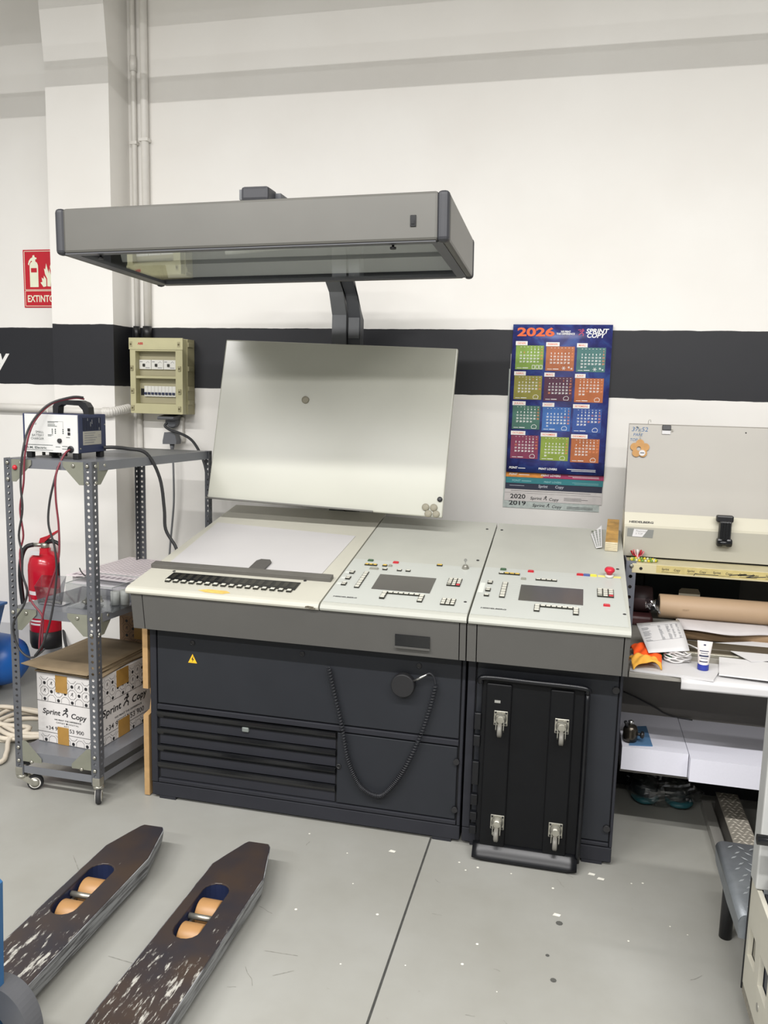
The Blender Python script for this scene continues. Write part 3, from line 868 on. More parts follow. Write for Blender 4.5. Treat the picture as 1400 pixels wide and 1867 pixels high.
mb.poly([(.040,.108),(.092,.108),(.092,.222),(.086,.236),(.076,.242),(.076,.254),(.084,.254),(.084,.262),(.074,.264),(.070,.276),(.060,.274),(.058,.264),(.046,.258),(.036,.246),(.030,.228),(.036,.222),(.042,.236),(.050,.246),(.056,.246),(.056,.242),(.046,.236),(.040,.222)], .0018)
mb.mi = 1; mb.quad(.048, .084, .185, .208, .0022)
mb.mi = 0
for pts in ([(.122,.108),(.140,.112),(.140,.150),(.126,.168),(.124,.150),(.112,.158),(.116,.135),(.104,.132)], [(.146,.112),(.166,.110),(.172,.160),(.160,.205),(.156,.180),(.142,.232),(.136,.200),(.128,.205),(.134,.175),(.146,.152)], [(.172,.110),(.200,.118),(.208,.160),(.196,.152),(.200,.215),(.184,.186),(.180,.255),(.164,.214),(.176,.165)]):
    mb.poly(pts, .0018)
mb.build('pictogram', [M_GLOW, MATS['sign_red']], sg, True)
# fire extinguisher hung on the pillar face
fx = thing('fire_extinguisher', 'red fire extinguisher with black foot hung on the wall behind the wheeled rack', 'fire extinguisher', (-2.822, 3.84, .18))
K = Matrix.Translation((-2.822, 3.84, 1.6)) @ Matrix.Scale(1.0435, 4) @ Matrix.Translation((2.715, -3.62, -1.6))
M_FIRE = mat('extinguisher_red', '#c2142a', .22, var=.04, coat=.3)
mb = MB(K); mb.lathe([(.086,.09),(.090,.10),(.090,.42),(.088,.45),(.078,.485),(.055,.508),(.028,.518),(.028,.535)], (-2.715,3.62,.235), seg=32); body = mb.build('cylinder', M_FIRE, fx, True)
mb = MB(K); mb.lathe([(.074,0),(.084,.004),(.0905,.03),(.0905,.095),(.086,.096)], (-2.715,3.62,.235), seg=32); mb.build('foot_ring', M_BLK, fx, True)
mb = MB(K); mb.lathe([(.020,0),(.022,.008),(.022,.025),(.012,.032)], (-2.715,3.62,.768), seg=16); mb.cyl((-2.715,3.62,.785), (-2.775,3.60,.785), .011, 12); mb.build('valve', M_ZINC, fx, True)
mb = MB(K); mb.prism([(-2.745,.795),(-2.735,.822),(-2.690,.838),(-2.628,.872),(-2.624,.866),(-2.684,.826),(-2.712,.800)], 3.608, 3.632, 'y'); mb.build('squeeze_lever', M_RED, fx, True)
mb = MB(K); mb.tube([(-2.705,3.62,.800),(-2.670,3.62,.808),(-2.635,3.62,.798),(-2.615,3.62,.778)], [.012]*8+[.010]*20, 10); mb.build('carry_handle', M_BLK, fx, True)
mb = MB(K); mb.tube([(-2.770,3.60,.786),(-2.805,3.585,.772),(-2.822,3.57,.72),(-2.826,3.56,.62),(-2.818,3.56,.50),(-2.800,3.555,.42)], .012, 10); mb.build('hose', M_BLK, fx, True)
F = frame((-2.715,3.62,.28), (1,0,0), (0,0,1))
mb = MB(K)
def lab(a0, a1, z0, z1, rr=.0905):
    mb.grid(lambda u, v: (-2.715+math.sin(a0+(a1-a0)*u)*rr, 3.62-math.cos(a0+(a1-a0)*u)*rr, z0+(z1-z0)*v), 8, 1)
lab(-.55, .02, .532, .552)
for k in range(7): lab(-.55, .1 if k % 2 else .3, .418+k*.014, .423+k*.014)
for k in range(2): lab(-.50, .30, .37+k*.018, .380+k*.018)
mb.build('instruction_label', mat('label_white', '#e6dedd', .5, var=.02), body, True, fix=False)
mb = MB(K); mb.box(-2.735,-2.665,3.70,3.718,.62,.70); mb.box(-2.629,-2.612,3.60,3.718,.62,.70); mb.build('wall_bracket', M_BLK, fx, True)
mb = MB(K @ frame((-2.745,3.535,.745), (1,0,0), (0,.25,1))); mb.quad(0,.055,0,.022); mb.build('paper_tag', M_WHITE, fx, True)

# conduits
M_COND = mat('conduit_white', '#dcd9d2', .4, var=.03)
def conduit(name, pts, r, label, fittings, straps):
    o = thing(name, label, 'conduit', pts[-1] if pts[-1][2] < pts[0][2] else pts[0])
    mb = MB(); mb.tube(pts, r, 12, smooth=False); mb.build('pipe', M_COND, o, True)
    for (p, q, rr) in fittings:
        mb = MB(); mb.cyl(p, q, rr, 14); mb.build('coupling', M_COND, o, True)
    for p in straps:
        mb = MB(); mb.rbox(p[0]-r-.006, p[0]+r+.006, p[1]-r-.002, YW+.002, p[2]-.008, p[2]+.008, .002); mb.build('strap', M_COND, o, True)
    return o
conduit('wall_conduit', [(-2.262,3.885,4.38),(-2.262,3.885,1.90)], .0135, 'thin white vertical conduit nearest the pillar, above the breaker box', [((-2.262,3.885,3.18),(-2.262,3.885,3.25),.0175)], [(-2.262,3.885,2.84)])
conduit('wall_conduit', [(-2.200,3.880,4.38),(-2.200,3.880,1.90)], .0195, 'thick white vertical conduit, second from the pillar, above the breaker box', [], [(-2.200,3.880,2.85)])
conduit('wall_conduit', [(-2.258,3.885,1.49),(-2.258,3.885,.35)], .016, 'white vertical conduit running down below the breaker box', [((-2.258,3.885,1.13),(-2.258,3.885,1.17),.019)], [])
hc = thing('cable_conduit', 'white horizontal pipe with a ribbed flexible end, left of the breaker box', 'conduit', (-2.9, 3.69, 1.48))
mb = MB(); mb.cyl((-3.3,3.915,1.497),(-2.66,3.915,1.497),.020,14); mb.build('pipe', M_COND, hc, True)
mb = MB(); mb.cyl((-2.66,3.695,1.492),(-2.345,3.695,1.492),.019,14); mb.build('pipe', M_COND, hc, True)
mb = MB(); mb.tube([(-2.665,3.915,1.497),(-2.672,3.85,1.496),(-2.672,3.76,1.494),(-2.66,3.697,1.492)], .020, 12); mb.build('elbow', M_COND, hc, True)
mb = MB(); pth = smooth_path([(-2.350,3.695,1.492),(-2.31,3.70,1.494),(-2.285,3.74,1.502),(-2.272,3.80,1.512)], 14)
mb.tube(pth, [.021 if i % 3 else .025 for i in range(len(pth))], 12, smooth=False); mb.build('flexible_end', M_COND, hc, True)
for k, (x, r) in enumerate(((-2.262,.0165), (-2.200,.023))):
    mb = MB(); mb.cyl((x,3.876,1.868),(x,3.876,1.935),r,14)
    o = mb.build('cable_gland', M_BLK); rebase(o, (x,3.876,1.868)); tag(o, ('smaller' if k == 0 else 'larger')+' black cable gland on top of the breaker box', 'cable gland')

# breaker box
bx = thing('breaker_box', 'cream electrical breaker box with two rows of breakers on the wall', 'breaker box', (-2.098, 3.9, 1.49))
M_BXC = mat('box_cream', '#bdb891', .45, var=.03)
M_BXD = mat('box_cream_dark', '#a19b7a', .5, var=.03)
x0, x1, z0, z1 = -2.245, -1.953, 1.490, 1.868
mb = MB()
mb.prism([(3.824,z0+.001),(3.83,z0),(3.898,z0),(3.898,z1),(3.83,z1),(3.824,z1-.001)], x0, x1+.006)
mb.build('housing', M_BXD, bx, True)
F = frame((x0, 3.795, z0), (1,0,0), (0,0,1))
FI = F @ Matrix.Translation((-.011, 0, -.0285))     # bottom of the two recessed windows
mb = MB(F); W_, H_ = x1-x0, z1-z0
mb.plate([(0,.003),(.004,0),(W_-.004,0),(W_,.003),(W_,H_-.003),(W_-.004,H_),(.004,H_),(0,H_-.003)], [[(.030,.050),(.254,.050),(.254,.314),(.030,.314)]], -.029, .016)
mb.build('front_frame', M_BXC, bx, True)
mb = MB(F); mb.box(.030,.254,.178,.190,-.029,.013); mb.box(-.004,W_+.003,.322,H_+.002,.012,.019)
mb.build('cross_bar', M_BXC, bx, True)
for (a, b) in ((.052,.176),(.192,.312)):
    mb = MB(FI); mb.plate([(.032,a),(.252,a),(.252,b),(.032,b)], [], .0005, .0015); mb.build('inner_panel', mat('inner_panel', '#a8a285', .5, var=.02), bx, True)
M_BRK = mat('breaker_white', '#e2e1da', .4, var=.02)
for i in range(3):
    mb = MB(FI); a = .043+i*.0690; mb.rbox(a, a+.067, .224, .272, .001, .012, .002); k = mb.build('breaker', M_BRK, bx, True)
    mb = MB(FI); mb.rbox(a+.022, a+.034, .238, .252, .012, .018, .001); mb.build('switch', M_KEYB, k, True)
    mb = MB(FI); mb.line([(a+.004,.262),(a+.02,.262)],.003,.0124); mb.line([(a+.036,.232),(a+.060,.232)],.003,.0124); mb.line([(a+.040,.256),(a+.050,.264),(a+.058,.256)],.0016,.0124); mb.build('print', M_GREYINK, k, True)
mb = MB(FI); mb.quad(.046,.068,.092,.126,.0025); mb.build('blank_slot', M_DARK, bx, True)
for i in range(9):
    mb = MB(FI); a = .070+i*.0197; mb.rbox(a, a+.0190, .086, .140, .001, .012, .0015); k = mb.build('breaker', M_BRK, bx, True)
    mb = MB(FI); mb.rbox(a+.003, a+.016, .096, .108, .012, .020, .001); mb.build('switch', mat('switch_blue', '#2c3350', .4), k, True)
for (a, b) in ((.006,.335),(.272,.335),(.008,.215),(.274,.215),(.010,.100),(.274,.100),(.010,.014),(.272,.014)):
    mb = MB(F); mb.rbox(a-.006, a+.010, b, b+.026, .012, .0205, .001); kk = mb.build('latch', M_BXD, bx, True)
    mb = MB(F); mb.rbox(a-.003, a+.006, b+.008, b+.017, .020, .0215, .001); mb.build('latch_slot', mat('latch_dark', '#5d5635', .5), kk, True)
mb = MB(F); mb.text('ABB', .046, .346, .016, .0194, 'l', .04, 0, width=.030); mb.build('brand_lettering', M_RED, bx, True)
for (yy, zz) in ((3.845,1.84),(3.845,1.72),(3.845,1.62),(3.845,1.55)):
    mb = MB(); mb.rbox(x1+.004, x1+.012, yy-.02, yy+.03, zz-.012, zz+.012, .002); mb.build('side_knockout', M_BXD, bx, True)
# socket with plug and its cable
so = thing('wall_socket', 'white wall socket with a grey plug, below the breaker box', 'socket', (-2.06, 3.9, 1.35))
mb = MB(); mb.rbox(-2.088,-2.004,3.872,3.899,1.385,1.475,.006); mb.build('socket_plate', M_COND, so, True)
M_PLG = mat('plug_grey', '#64666a', .5, var=.05)
mb = MB(); mb.prism([(3.868,1.485),(3.80,1.476),(3.792,1.466),(3.80,1.460),(3.868,1.462)], -2.105, -2.015); mb.lathe([(.034,0),(.034,.03),(.026,.036)], (-2.052,3.872,1.452), (0,-1,-.1), 20); mb.build('hinged_lid', M_PLG, so, True)
mb = MB(); mb.rbox(-2.09,-2.0,3.868,3.899,1.345,1.385,.005); mb.build('lower_plate', M_COND, so, True)
pg = thing('grey_plug', 'grey plug with a downward cable under the wall socket lid', 'plug', (-2.05, 3.83, 1.32))
mb = MB(); mb.prism([(-2.078,1.395),(-2.022,1.398),(-2.010,1.352),(-2.012,1.336),(-2.088,1.334),(-2.088,1.350)], 3.815, 3.866, 'y'); mb.build('plug_body', M_PLG, pg, True)
mb = MB(); mb.lathe([(.013,0),(.010,-.02),(.006,-.045)], (-2.048,3.842,1.334), seg=12); mb.build('strain_relief', M_PLG, pg, True)
mb = MB(); mb.tube([(-2.048,3.842,1.295),(-2.043,3.842,1.22),(-2.046,3.85,1.05),(-2.056,3.855,.95),(-2.075,3.86,.80),(-2.09,3.86,.62)], .0055, 8); mb.build('cable', mat('cable_grey', '#7a7c7e', .5, var=0), pg, True)
mb = MB(); mb.tube([(-2.055,3.805,1.445),(-2.065,3.80,1.428),(-2.03,3.795,1.408),(-1.97,3.79,1.392),(-1.90,3.77,1.362),(-1.84,3.74,1.300),(-1.80,3.72,1.22),(-1.77,3.70,1.05),(-1.78,3.70,.95),(-1.80,3.70,.80)], .007, 8)
o = mb.build('power_cable', mat('cable_black2', '#2a2b2d', .5, var=0)); rebase(o, (-1.9,3.77,1.2)); tag(o, 'dark power cable from the wall socket dropping behind the magnetic board', 'cable')
mb = MB(); mb.tube([(-2.275,3.885,1.13),(-2.285,3.88,1.0),(-2.278,3.88,.90),(-2.262,3.875,.82),(-2.258,3.873,.76)], .003, 6)
o = mb.build('thin_wire', M_COND); rebase(o, (-2.27,3.88,.76)); tag(o, 'thin pale wire hanging beside the conduit behind the rack', 'wire')

# ================================================================== WHEELED RACK of slotted angle
SHR = .13
def rx(x, y):      # the rack leans out of square: its rear stands further right
    return x + SHR*(y-2.64)
RX0, RX1, RY0, RY1 = -2.106, -1.733, 2.64, 3.43
rk = thing('wheeled_rack', 'tall grey slotted angle rack on casters with three shelves', 'rack', (-1.87, 3.03, 0))
M_POST = mat('rack_post', '#505256', .45, var=.08, scale=20)
M_SHELF = mat('rack_shelf', '#686a6e', .35, var=.05, scale=6)
M_GUS = mat('gusset_olive', '#7c7d70', .4, metal=.2, var=.06)
def post(x, y, sx, sy):
    mb = MB()
    x2 = x + sx*.034; y2 = y + sy*.034
    slotted(mb, min(x, x2), max(x, x2), .075, 1.339, .0245, .0062, 'x', y)
    slotted(mb, min(y, y2), max(y, y2), .075, 1.339, .0245, .0062, 'y', x)
    o = mb.build('post', M_POST, rk, True); solidify(o, .0022)
    return o
corners = [(rx(RX0, RY0), RY0, 1, 1), (rx(RX1, RY0), RY0, -1, 1), (rx(RX0, RY1), RY1, 1, -1), (rx(RX1, RY1), RY1, -1, -1)]
for c in corners: post(*c)
def shelf(z, h, name='shelf', top=True):
    P = [(c[0], c[1]) for c in (corners[0], corners[1], corners[3], corners[2])]
    mb = MB()
    e = .003
    Q = [(P[0][0]+e, P[0][1]+e), (P[1][0]-e, P[1][1]+e), (P[2][0]-e, P[2][1]-e), (P[3][0]+e, P[3][1]-e)]
    T = [(x, y, z) for x, y in Q]; B = [(x, y, z-h) for x, y in Q]
    V = T + B
    f = [(4,5,1,0), (5,6,2,1), (6,7,3,2), (7,4,0,3)] + ([(0,1,2,3)] if top else [])
    mb.mesh(V, f)
    o = mb.build(name, M_SHELF, rk, True); solidify(o, .0016)
    return o
for z in (1.338, .757, .172): shelf(z, .035)
shelf(.113, .030, 'bottom_frame', False)
def gusset(px, pz, sx, sz, y):
    mb = MB(); mb.prism([(px, pz), (px+sx*.085, pz), (px+sx*.085, pz+sz*.018), (px+sx*.018, pz+sz*.085), (px, pz+sz*.085)], y-.0026, y-.0010, 'y'); mb.build('gusset', M_GUS, rk, True)
def gusset_side(py, pz, sy, sz, x):
    mb = MB(); mb.prism([(py, pz), (py+sy*.085, pz), (py+sy*.085, pz+sz*.018), (py+sy*.018, pz+sz*.085), (py, pz+sz*.085)], x+.0010, x+.0026); mb.build('gusset', M_GUS, rk, True)
xL, xR = corners[0][0], corners[1][0]
for z in (1.336, .757): 
    gusset(xL+.034, z, 1, -1, RY0); gusset(xR-.034, z, -1, -1, RY0); gusset_side(RY0+.034, z, 1, -1, xR)
gusset(xL+.034, .134, 1, 1, RY0); gusset(xR-.034, .134, -1, 1, RY0)
bolt = None
for (x, z) in [(xL+.017,1.322),(xL+.017,1.26),(xL+.075,1.322),(xR-.017,1.322),(xR-.017,1.26),(xR-.075,1.322),(xL+.017,.742),(xL+.075,.742),(xR-.017,.742),(xR-.017,.68),(xR-.075,.742),(xL+.017,.19),(xL+.017,.135),(xL+.075,.135),(xR-.017,.19),(xR-.017,.135),(xR-.075,.135)]:
    mb = MB(); mb.lathe([(.0075, 0), (.0075, .003), (.004, .006)], (x, RY0-.003, z), (0,-1,0), 8); mb.build('bolt', M_ZINC, rk, True)
for (y, z) in [(RY0+.017,1.322),(RY0+.017,1.26),(RY0+.075,1.322),(RY0+.017,.742),(RY0+.017,.68),(RY0+.075,.742)]:
    mb = MB(); mb.lathe([(.0075, 0), (.0075, .003), (.004, .006)], (xR+.003, y, z), (1,0,0), 8); mb.build('bolt', M_ZINC, rk, True)
for (i, (x, y, sx, sy)) in enumerate(corners):
    cx, cy = x + sx*.014, y + sy*.016
    dx, dy = ((.045, .02), (.006, -.012), (.03, .03), (.01, .03))[i]
    mb = MB(); mb.rbox(cx-.016, cx+.016, cy-.020, cy+.012, .070, .105, .003); mb.lathe([(.020,0),(.022,.006),(.018,.014)], (cx,cy,.058), seg=16)
    cs = mb.build('caster', M_ZINC, rk, True)
    ax = Vector((dy, -dx, 0)).normalized(); c0 = Vector((cx+dx, cy+dy, .032))
    mb = MB()
    for s in (-1, 1):
        a = c0 + ax*.014*s
        mb.mesh([(cx-dx*.3+ax.x*.014*s, cy-dy*.3+ax.y*.014*s, .062), (cx+dx*.5+ax.x*.014*s, cy+dy*.5+ax.y*.014*s, .062), (a.x+dx*.2, a.y+dy*.2, .03), (a.x-dx*.2, a.y-dy*.2, .022)], [(0,1,2,3)])
    f = mb.build('caster_fork', M_ZINC, cs, True); solidify(f, .002)
    mb = MB(); mb.lathe([(.020,-.011),(.030,-.009),(.032,0),(.030,.009),(.020,.011)], c0, ax, 24); mb.build('caster_wheel', M_RUB, cs, True)
    mb = MB(); mb.lathe([(.0205,-.0116),(.0225,-.0120),(.0225,.0120),(.0205,.0116)], c0, ax, 24); mb.build('wheel_rim', M_COND, cs, True)
    mb = MB(); mb.lathe([(.006,-.016),(.0185,-.0128),(.0185,.0128),(.006,.016)], c0, ax, 24); mb.build('wheel_hub', M_ZINC, cs, True)
mb = MB(); mb.lathe([(.009,0),(.010,.004),(.006,.010),(.001,.011)], (xL+.050, RY0-.002, 1.305), (0,-1,0), 14); mb.build('red_cap', M_RED, rk, True)

# ---- battery charger on the rack
ch = thing('battery_charger', 'white and navy battery charger with black handle on top of the rack', 'battery charger', (-1.96, 2.80, 1.339))
chx0, chx1, chy0, chy1, chz0, chz1 = -2.055, -1.826, 2.70, 2.885, 1.362, 1.508
M_NAVY = mat('charger_navy', '#2b3350', .45, var=.05)
mb = MB(); mb.rbox(chx0-.012, chx1, chy0+.003, chy1, chz0, chz1, .003); mb.build('case', M_NAVY, ch, True)
F = frame((chx0, chy0, chz0), (1,0,0), (0,0,1))
mb = MB(F); mb.box(0, chx1-chx0-.002, .001, chz1-chz0-.002, -.003, .001); mb.build('front_panel', mat('charger_white', '#c9c9c6', .4, var=.02), ch, True)
mb = MB(F)
for i, w in enumerate(('SMALL', 'BATTERY', 'CHARGER')): mb.text(w, .082, .072-i*.0125, .0125, .0014, 'r', 0, 0)
mb.text('S.M. Electric', .050, .013, .012, .0014, 'c', .02, 0, width=.085)
mb.quad(.005, .120, .0265, .0285, .0014); mb.quad(.005, .120, .0075, .0090, .0014)
for (x, z, w) in ((.10,.116,.045),(.10,.111,.03),(.10,.104,.032),(.10,.099,.04),(.10,.066,.022),(.10,.062,.015),(.132,.021,.02),(.16,.024,.024),(.16,.014,.022),(.178,.058,.016)): mb.quad(x, x+w, z, z+.0022, .0014)
for i in range(3):
    for x in (.117, .130, .163): mb.quad(x, x+.005, .072+i*.0068, .0765+i*.0068, .0014)
mb.line([(.14,.118),(.166,.118),(.166,.09)], .0007, .0014)
mb.text('CE', .040, .104, .010, .0014)
mb.build('front_print', mat('charger_ink', '#34403c', .6, var=0), ch, True)
for (x, z) in ((.186,.083),(.186,.068)):
    mb = MB(F); mb.rbox(x, x+.010, z, z+.011, .001, .004, .001); mb.build('indicator', M_BLK, ch, True)
mb = MB(F); mb.lathe([(.0085,0),(.0085,.006),(.006,.007)], (.151,.046,.001), (0,0,1), 16); mb.build('knob', M_RUB, ch, True)
mb = MB(F); mb.lathe([(.013,0),(.013,.004),(.008,.005)], (.197,.015,.001), (0,0,1), 16); mb.build('cable_inlet', M_BLK, ch, True)
F2 = frame((chx1, chy0, chz0), (0,1,0), (0,0,1))
mb = MB(F2)
for i in range(13): mb.quad(.030+i*.0095, .0345+i*.0095, .084, .134, .0008)
mb.build('vent_slots', M_DARK, ch, True)
mb = MB(F2)
for (i, a, b) in ((3,.122,.132),(5,.100,.118),(6,.11,.126),(11,.086,.096),(11,.112,.132)): mb.quad(.031+i*.0095, .034+i*.0095, a, b, .0011)
mb.build('vent_glints', M_STEEL, ch, True)
mb = MB(F2); mb.box(.030,.150,.030,.082,.0,.001); rp = mb.build('rating_plate', mat('rating_plate', '#a7a49a', .4, metal=.2, var=.06), ch, True)
mb = MB(F2)
for k in range(5): mb.quad(.038, .10+.01*(k%3), .038+k*.009, .0405+k*.009, .0014)
mb.text('CE', .128, .058, .014, .0014); mb.build('plate_print', M_GREYINK, rp, True)
for (y, z) in ((.012,.018),(.172,.018),(.176,.105)):
    mb = MB(F2); mb.lathe([(.0035,0),(.003,.002)], (y,z,0), (0,0,1), 8); mb.build('screw', M_ZINC, ch, True)
for (x, y) in ((chx0+.012,chy0+.014),(chx1-.016,chy0+.014),(chx0+.012,chy1-.02),(chx1-.016,chy1-.02)):
    mb = MB(); mb.rbox(x-.012, x+.012, y-.012, y+.012, 1.339, 1.364, .003); mb.build('foot', M_BLK, ch, True)
for x in (-1.985, -1.955, -1.915, -1.89):
    mb = MB(); mb.lathe([(.006,0),(.006,.014)], (x, chy0+.012, 1.349), seg=10); mb.build('terminal', M_KEYB, ch, True)
yc = (chy0+chy1)/2
mb = MB()
hp = [(-1.985,1.506),(-1.985,1.535),(-1.975,1.552),(-1.955,1.560),(-1.865,1.560),(-1.842,1.552),(-1.830,1.535),(-1.828,1.506),(-1.850,1.506),(-1.855,1.524),(-1.872,1.540),(-1.945,1.543),(-1.960,1.535),(-1.963,1.506)]
mb.prism(hp, yc-.018, yc+.018, 'y'); mb.build('handle', M_BLK, ch, True)
# charger leads
M_LR = mat('lead_red', '#6e2530', .5, var=.05); M_LB = mat('lead_black', '#2b2b2c', .5, var=.05)
def cable(name, pts, r, m, label, base):
    mb = MB(); mb.tube(pts, r, 8); o = mb.build(name, m); rebase(o, base); tag(o, label, 'cable'); return o
z0 = 1.377
cable('charger_lead', [(-1.85,2.78,1.566),(-1.875,2.75,1.568),(-1.93,2.69,1.545),(-1.985,2.655,1.47),(-2.005,2.63,1.36),(-2.010,2.622,1.25),(-2.028,2.62,1.15),(-2.018,2.62,1.05),(-2.036,2.62,.98),(-2.028,2.62,.90),(-1.995,2.62,.80),(-1.945,2.615,.745),(-1.942,2.61,.68),(-1.950,2.61,.60)], .0037, M_LR, 'red charger lead draped over the handle and hanging down the left side', (-1.99,2.62,.60))
cable('charger_lead', [(-1.85,2.775,1.572),(-1.88,2.74,1.572),(-1.94,2.68,1.540),(-1.995,2.648,1.46),(-2.010,2.622,1.36),(-2.020,2.618,1.25),(-2.014,2.615,1.15),(-2.036,2.618,1.05),(-2.022,2.615,.98),(-2.022,2.612,.90),(-2.004,2.612,.84),(-2.02,2.61,.78),(-2.07,2.61,.70),(-2.05,2.61,.61),(-1.99,2.605,.578),(-1.93,2.605,.62)], .0041, M_LB, 'black charger lead draped over the handle and looping low at the left post', (-2.01,2.61,.578))
cable('charger_lead', [(-1.858,2.692,1.376),(-1.862,2.665,1.36),(-1.872,2.625,1.29),(-1.872,2.618,1.20),(-1.862,2.616,1.10),(-1.862,2.615,1.00),(-1.876,2.615,.94),(-1.905,2.612,.86),(-1.935,2.610,.76),(-1.952,2.606,.66),(-1.956,2.606,.60)], .0037, M_LR, 'red charger lead hanging from the output of the charger', (-1.87,2.62,.60))
cable('charger_lead', [(-1.862,2.692,1.372),(-1.875,2.662,1.345),(-1.880,2.622,1.26),(-1.898,2.616,1.18),(-1.902,2.612,1.10),(-1.880,2.612,1.02),(-1.872,2.610,.94),(-1.878,2.608,.86),(-1.90,2.604,.74),(-1.935,2.600,.64),(-1.97,2.598,.59)], .0041, M_LB, 'black charger lead hanging from the output of the charger', (-1.88,2.61,.59))
cable('mains_cable', [(-1.822,2.86,1.377),(-1.79,2.88,1.378),(-1.755,2.92,1.372),(-1.698,2.97,1.352),(-1.668,3.02,1.25),(-1.660,3.04,1.12),(-1.660,3.05,1.03),(-1.625,3.06,.965),(-1.61,3.06,.93)], .0072, M_LB, 'thick black mains cable arching from the charger down behind the console', (-1.7,3.0,.93))

# ---- on the middle shelf
pr = thing('paper_stack', 'stack of printed press sheets with rows of dark marks on the middle shelf', 'paper stack', (-1.93, 3.22, .758), (0, 0, rad(-6)))
mb = MB(); mb.box(-.15, .19, -.20, .20, .001, .046); mb.build('paper_ream', mat('ream_white', '#dcd7d8', .7, var=.03, scale=200), pr)
mb = MB(); mb.box(-.165, .20, -.225, .215, .047, .050); mb.build('printed_sheet', mat('sheet_pinkish', '#e0d6d8', .6, var=.02), pr)
mb = MB()
for i in range(13):
    for k in range(17):
        x = -.150+i*.0265; y = -.155+k*.0212
        mb.mesh([(x,y,.0503),(x+.013,y+.003,.0503),(x+.014,y+.0085,.0503),(x+.001,y+.0055,.0503)], [(0,1,2,3)])
for i in range(12):
    mb.quad(-.15+i*.028, -.132+i*.028, -.205, -.175, .0503)
mb.build('print_marks', mat('print_mauve', '#8b7c85', .6, var=.15, scale=60), pr)
mb = MB(); mb.tube([(-1.985,2.97,.815),(-2.03,3.0,.828),(-2.06,3.03,.838)], .0025, 6); mb.tube([(-1.98,2.975,.812),(-2.02,2.985,.812),(-2.05,2.99,.809)], .002, 6)
o = mb.build('wire_clip', M_RUB); rebase(o, (-2.0,2.98,.81)); tag(o, 'bent dark wire lying at the edge of the printed sheets', 'wire')
M_ACR = clear_mat('acrylic', (.95,.955,.96,1), .05, (.9,.92,.94,1), .05)
tb = thing('acrylic_tray', 'clear acrylic tray holding small metal parts on the middle shelf', 'tray', (-1.80, 2.80, .758), (0,0,rad(-4)))
mb = MB(); 
mb.box(-.10,.115,-.10,.10,.001,.004)
for (a,b,c,d) in ((-.10,.115,-.10,-.097),(-.10,.115,.097,.10),(-.10,-.097,-.097,.097),(.112,.115,-.097,.097)): mb.box(a,b,c,d,.004,.098)
mb.build('tray_walls', M_ACR, tb)
mb = MB()
for (a,b,c,d) in ((-.10,.115,-.1005,-.0965),(-.10,-.0965,-.10,.10),(.1115,.115,-.10,.10),(-.10,.115,.0965,.1005)): mb.box(a,b,c,d,.0965,.0985)
mb.build('tray_rim', mat('acrylic_edge', '#8f9492', .3, var=0), tb)
TB = world_of(tb)
random.seed(11)
for n in range(9):
    x = random.uniform(-.07,.03); y = random.uniform(-.07,.03); r = random.uniform(.008,.016); h = random.uniform(.01,.03)
    mb = MB(Matrix.Translation(TB @ Vector((x,y,.006+r*.4))) @ Matrix.Rotation(random.uniform(0,3),4,'Z') @ Matrix.Rotation(random.uniform(0,1.3),4,'X'))
    mb.lathe([(r*.5,0),(r,.001),(r,h*.6),(r*.6,h*.62),(r*.6,h),(r*.3,h)], seg=10)
    o = mb.build('metal_fitting', mat('fitting_metal', '#75736a', .3, metal=.7, var=.3, scale=60)); p = TB @ Vector((x,y,.005)); rebase(o, p)
    tag(o, 'small turned metal fitting in the pile inside the acrylic tray', 'fitting', 'metal fittings in the acrylic tray')
for (x, y, h, lb) in ((.055,.0,.052,'left of the two grey cylinders standing in the acrylic tray'), (.085,.02,.056,'right of the two grey cylinders standing in the acrylic tray')):
    mb = MB(); mb.lathe([(.018,0),(.018,h),(.016,h+.001),(.007,h+.001)], TB @ Vector((x,y,.0045)), seg=20)
    o = mb.build('metal_spool', mat('spool_grey', '#a9aba6', .45, var=.06)); rebase(o, TB @ Vector((x,y,.0045))); tag(o, lb, 'spool')
fh = thing('flyer_holder', 'clear upright acrylic flyer holder on the rack shelf in front of the extinguisher', 'holder', (-1.98, 2.74, .758), (0,0,rad(-5)))
mb = MB(); mb.box(-.052,.052,-.03,.03,.001,.003); mb.mesh([(-.052,-.030,.003),(.052,-.030,.003),(.058,-.042,.075),(-.058,-.042,.075)],[(0,1,2,3)]); mb.mesh([(-.052,-.02,.003),(.052,-.02,.003),(.060,-.0,.118),(-.056,-.0,.112)],[(0,1,2,3)]); mb.mesh([(-.052,-.03,.003),(-.052,-.02,.003),(-.056,0,.112),(-.058,-.042,.075)],[(0,1,2,3)]); mb.mesh([(.052,-.03,.003),(.052,-.02,.003),(.060,0,.118),(.058,-.042,.075)],[(0,1,2,3)])
h = mb.build('holder_sheet', clear_mat('acrylic_haze', (.86,.86,.87,1), .10, (.95,.95,.97,1), .12), fh); solidify(h, .0018)
mb = MB(); mb.tube([(-.045,-.022,.010),(0,-.024,.014),(.05,-.02,.011)], .004, 6); mb.tube([(-.04,-.015,.016),(.02,-.012,.022),(.048,-.015,.016)], .003, 6); mb.build('metal_clips', M_ZINC, fh)

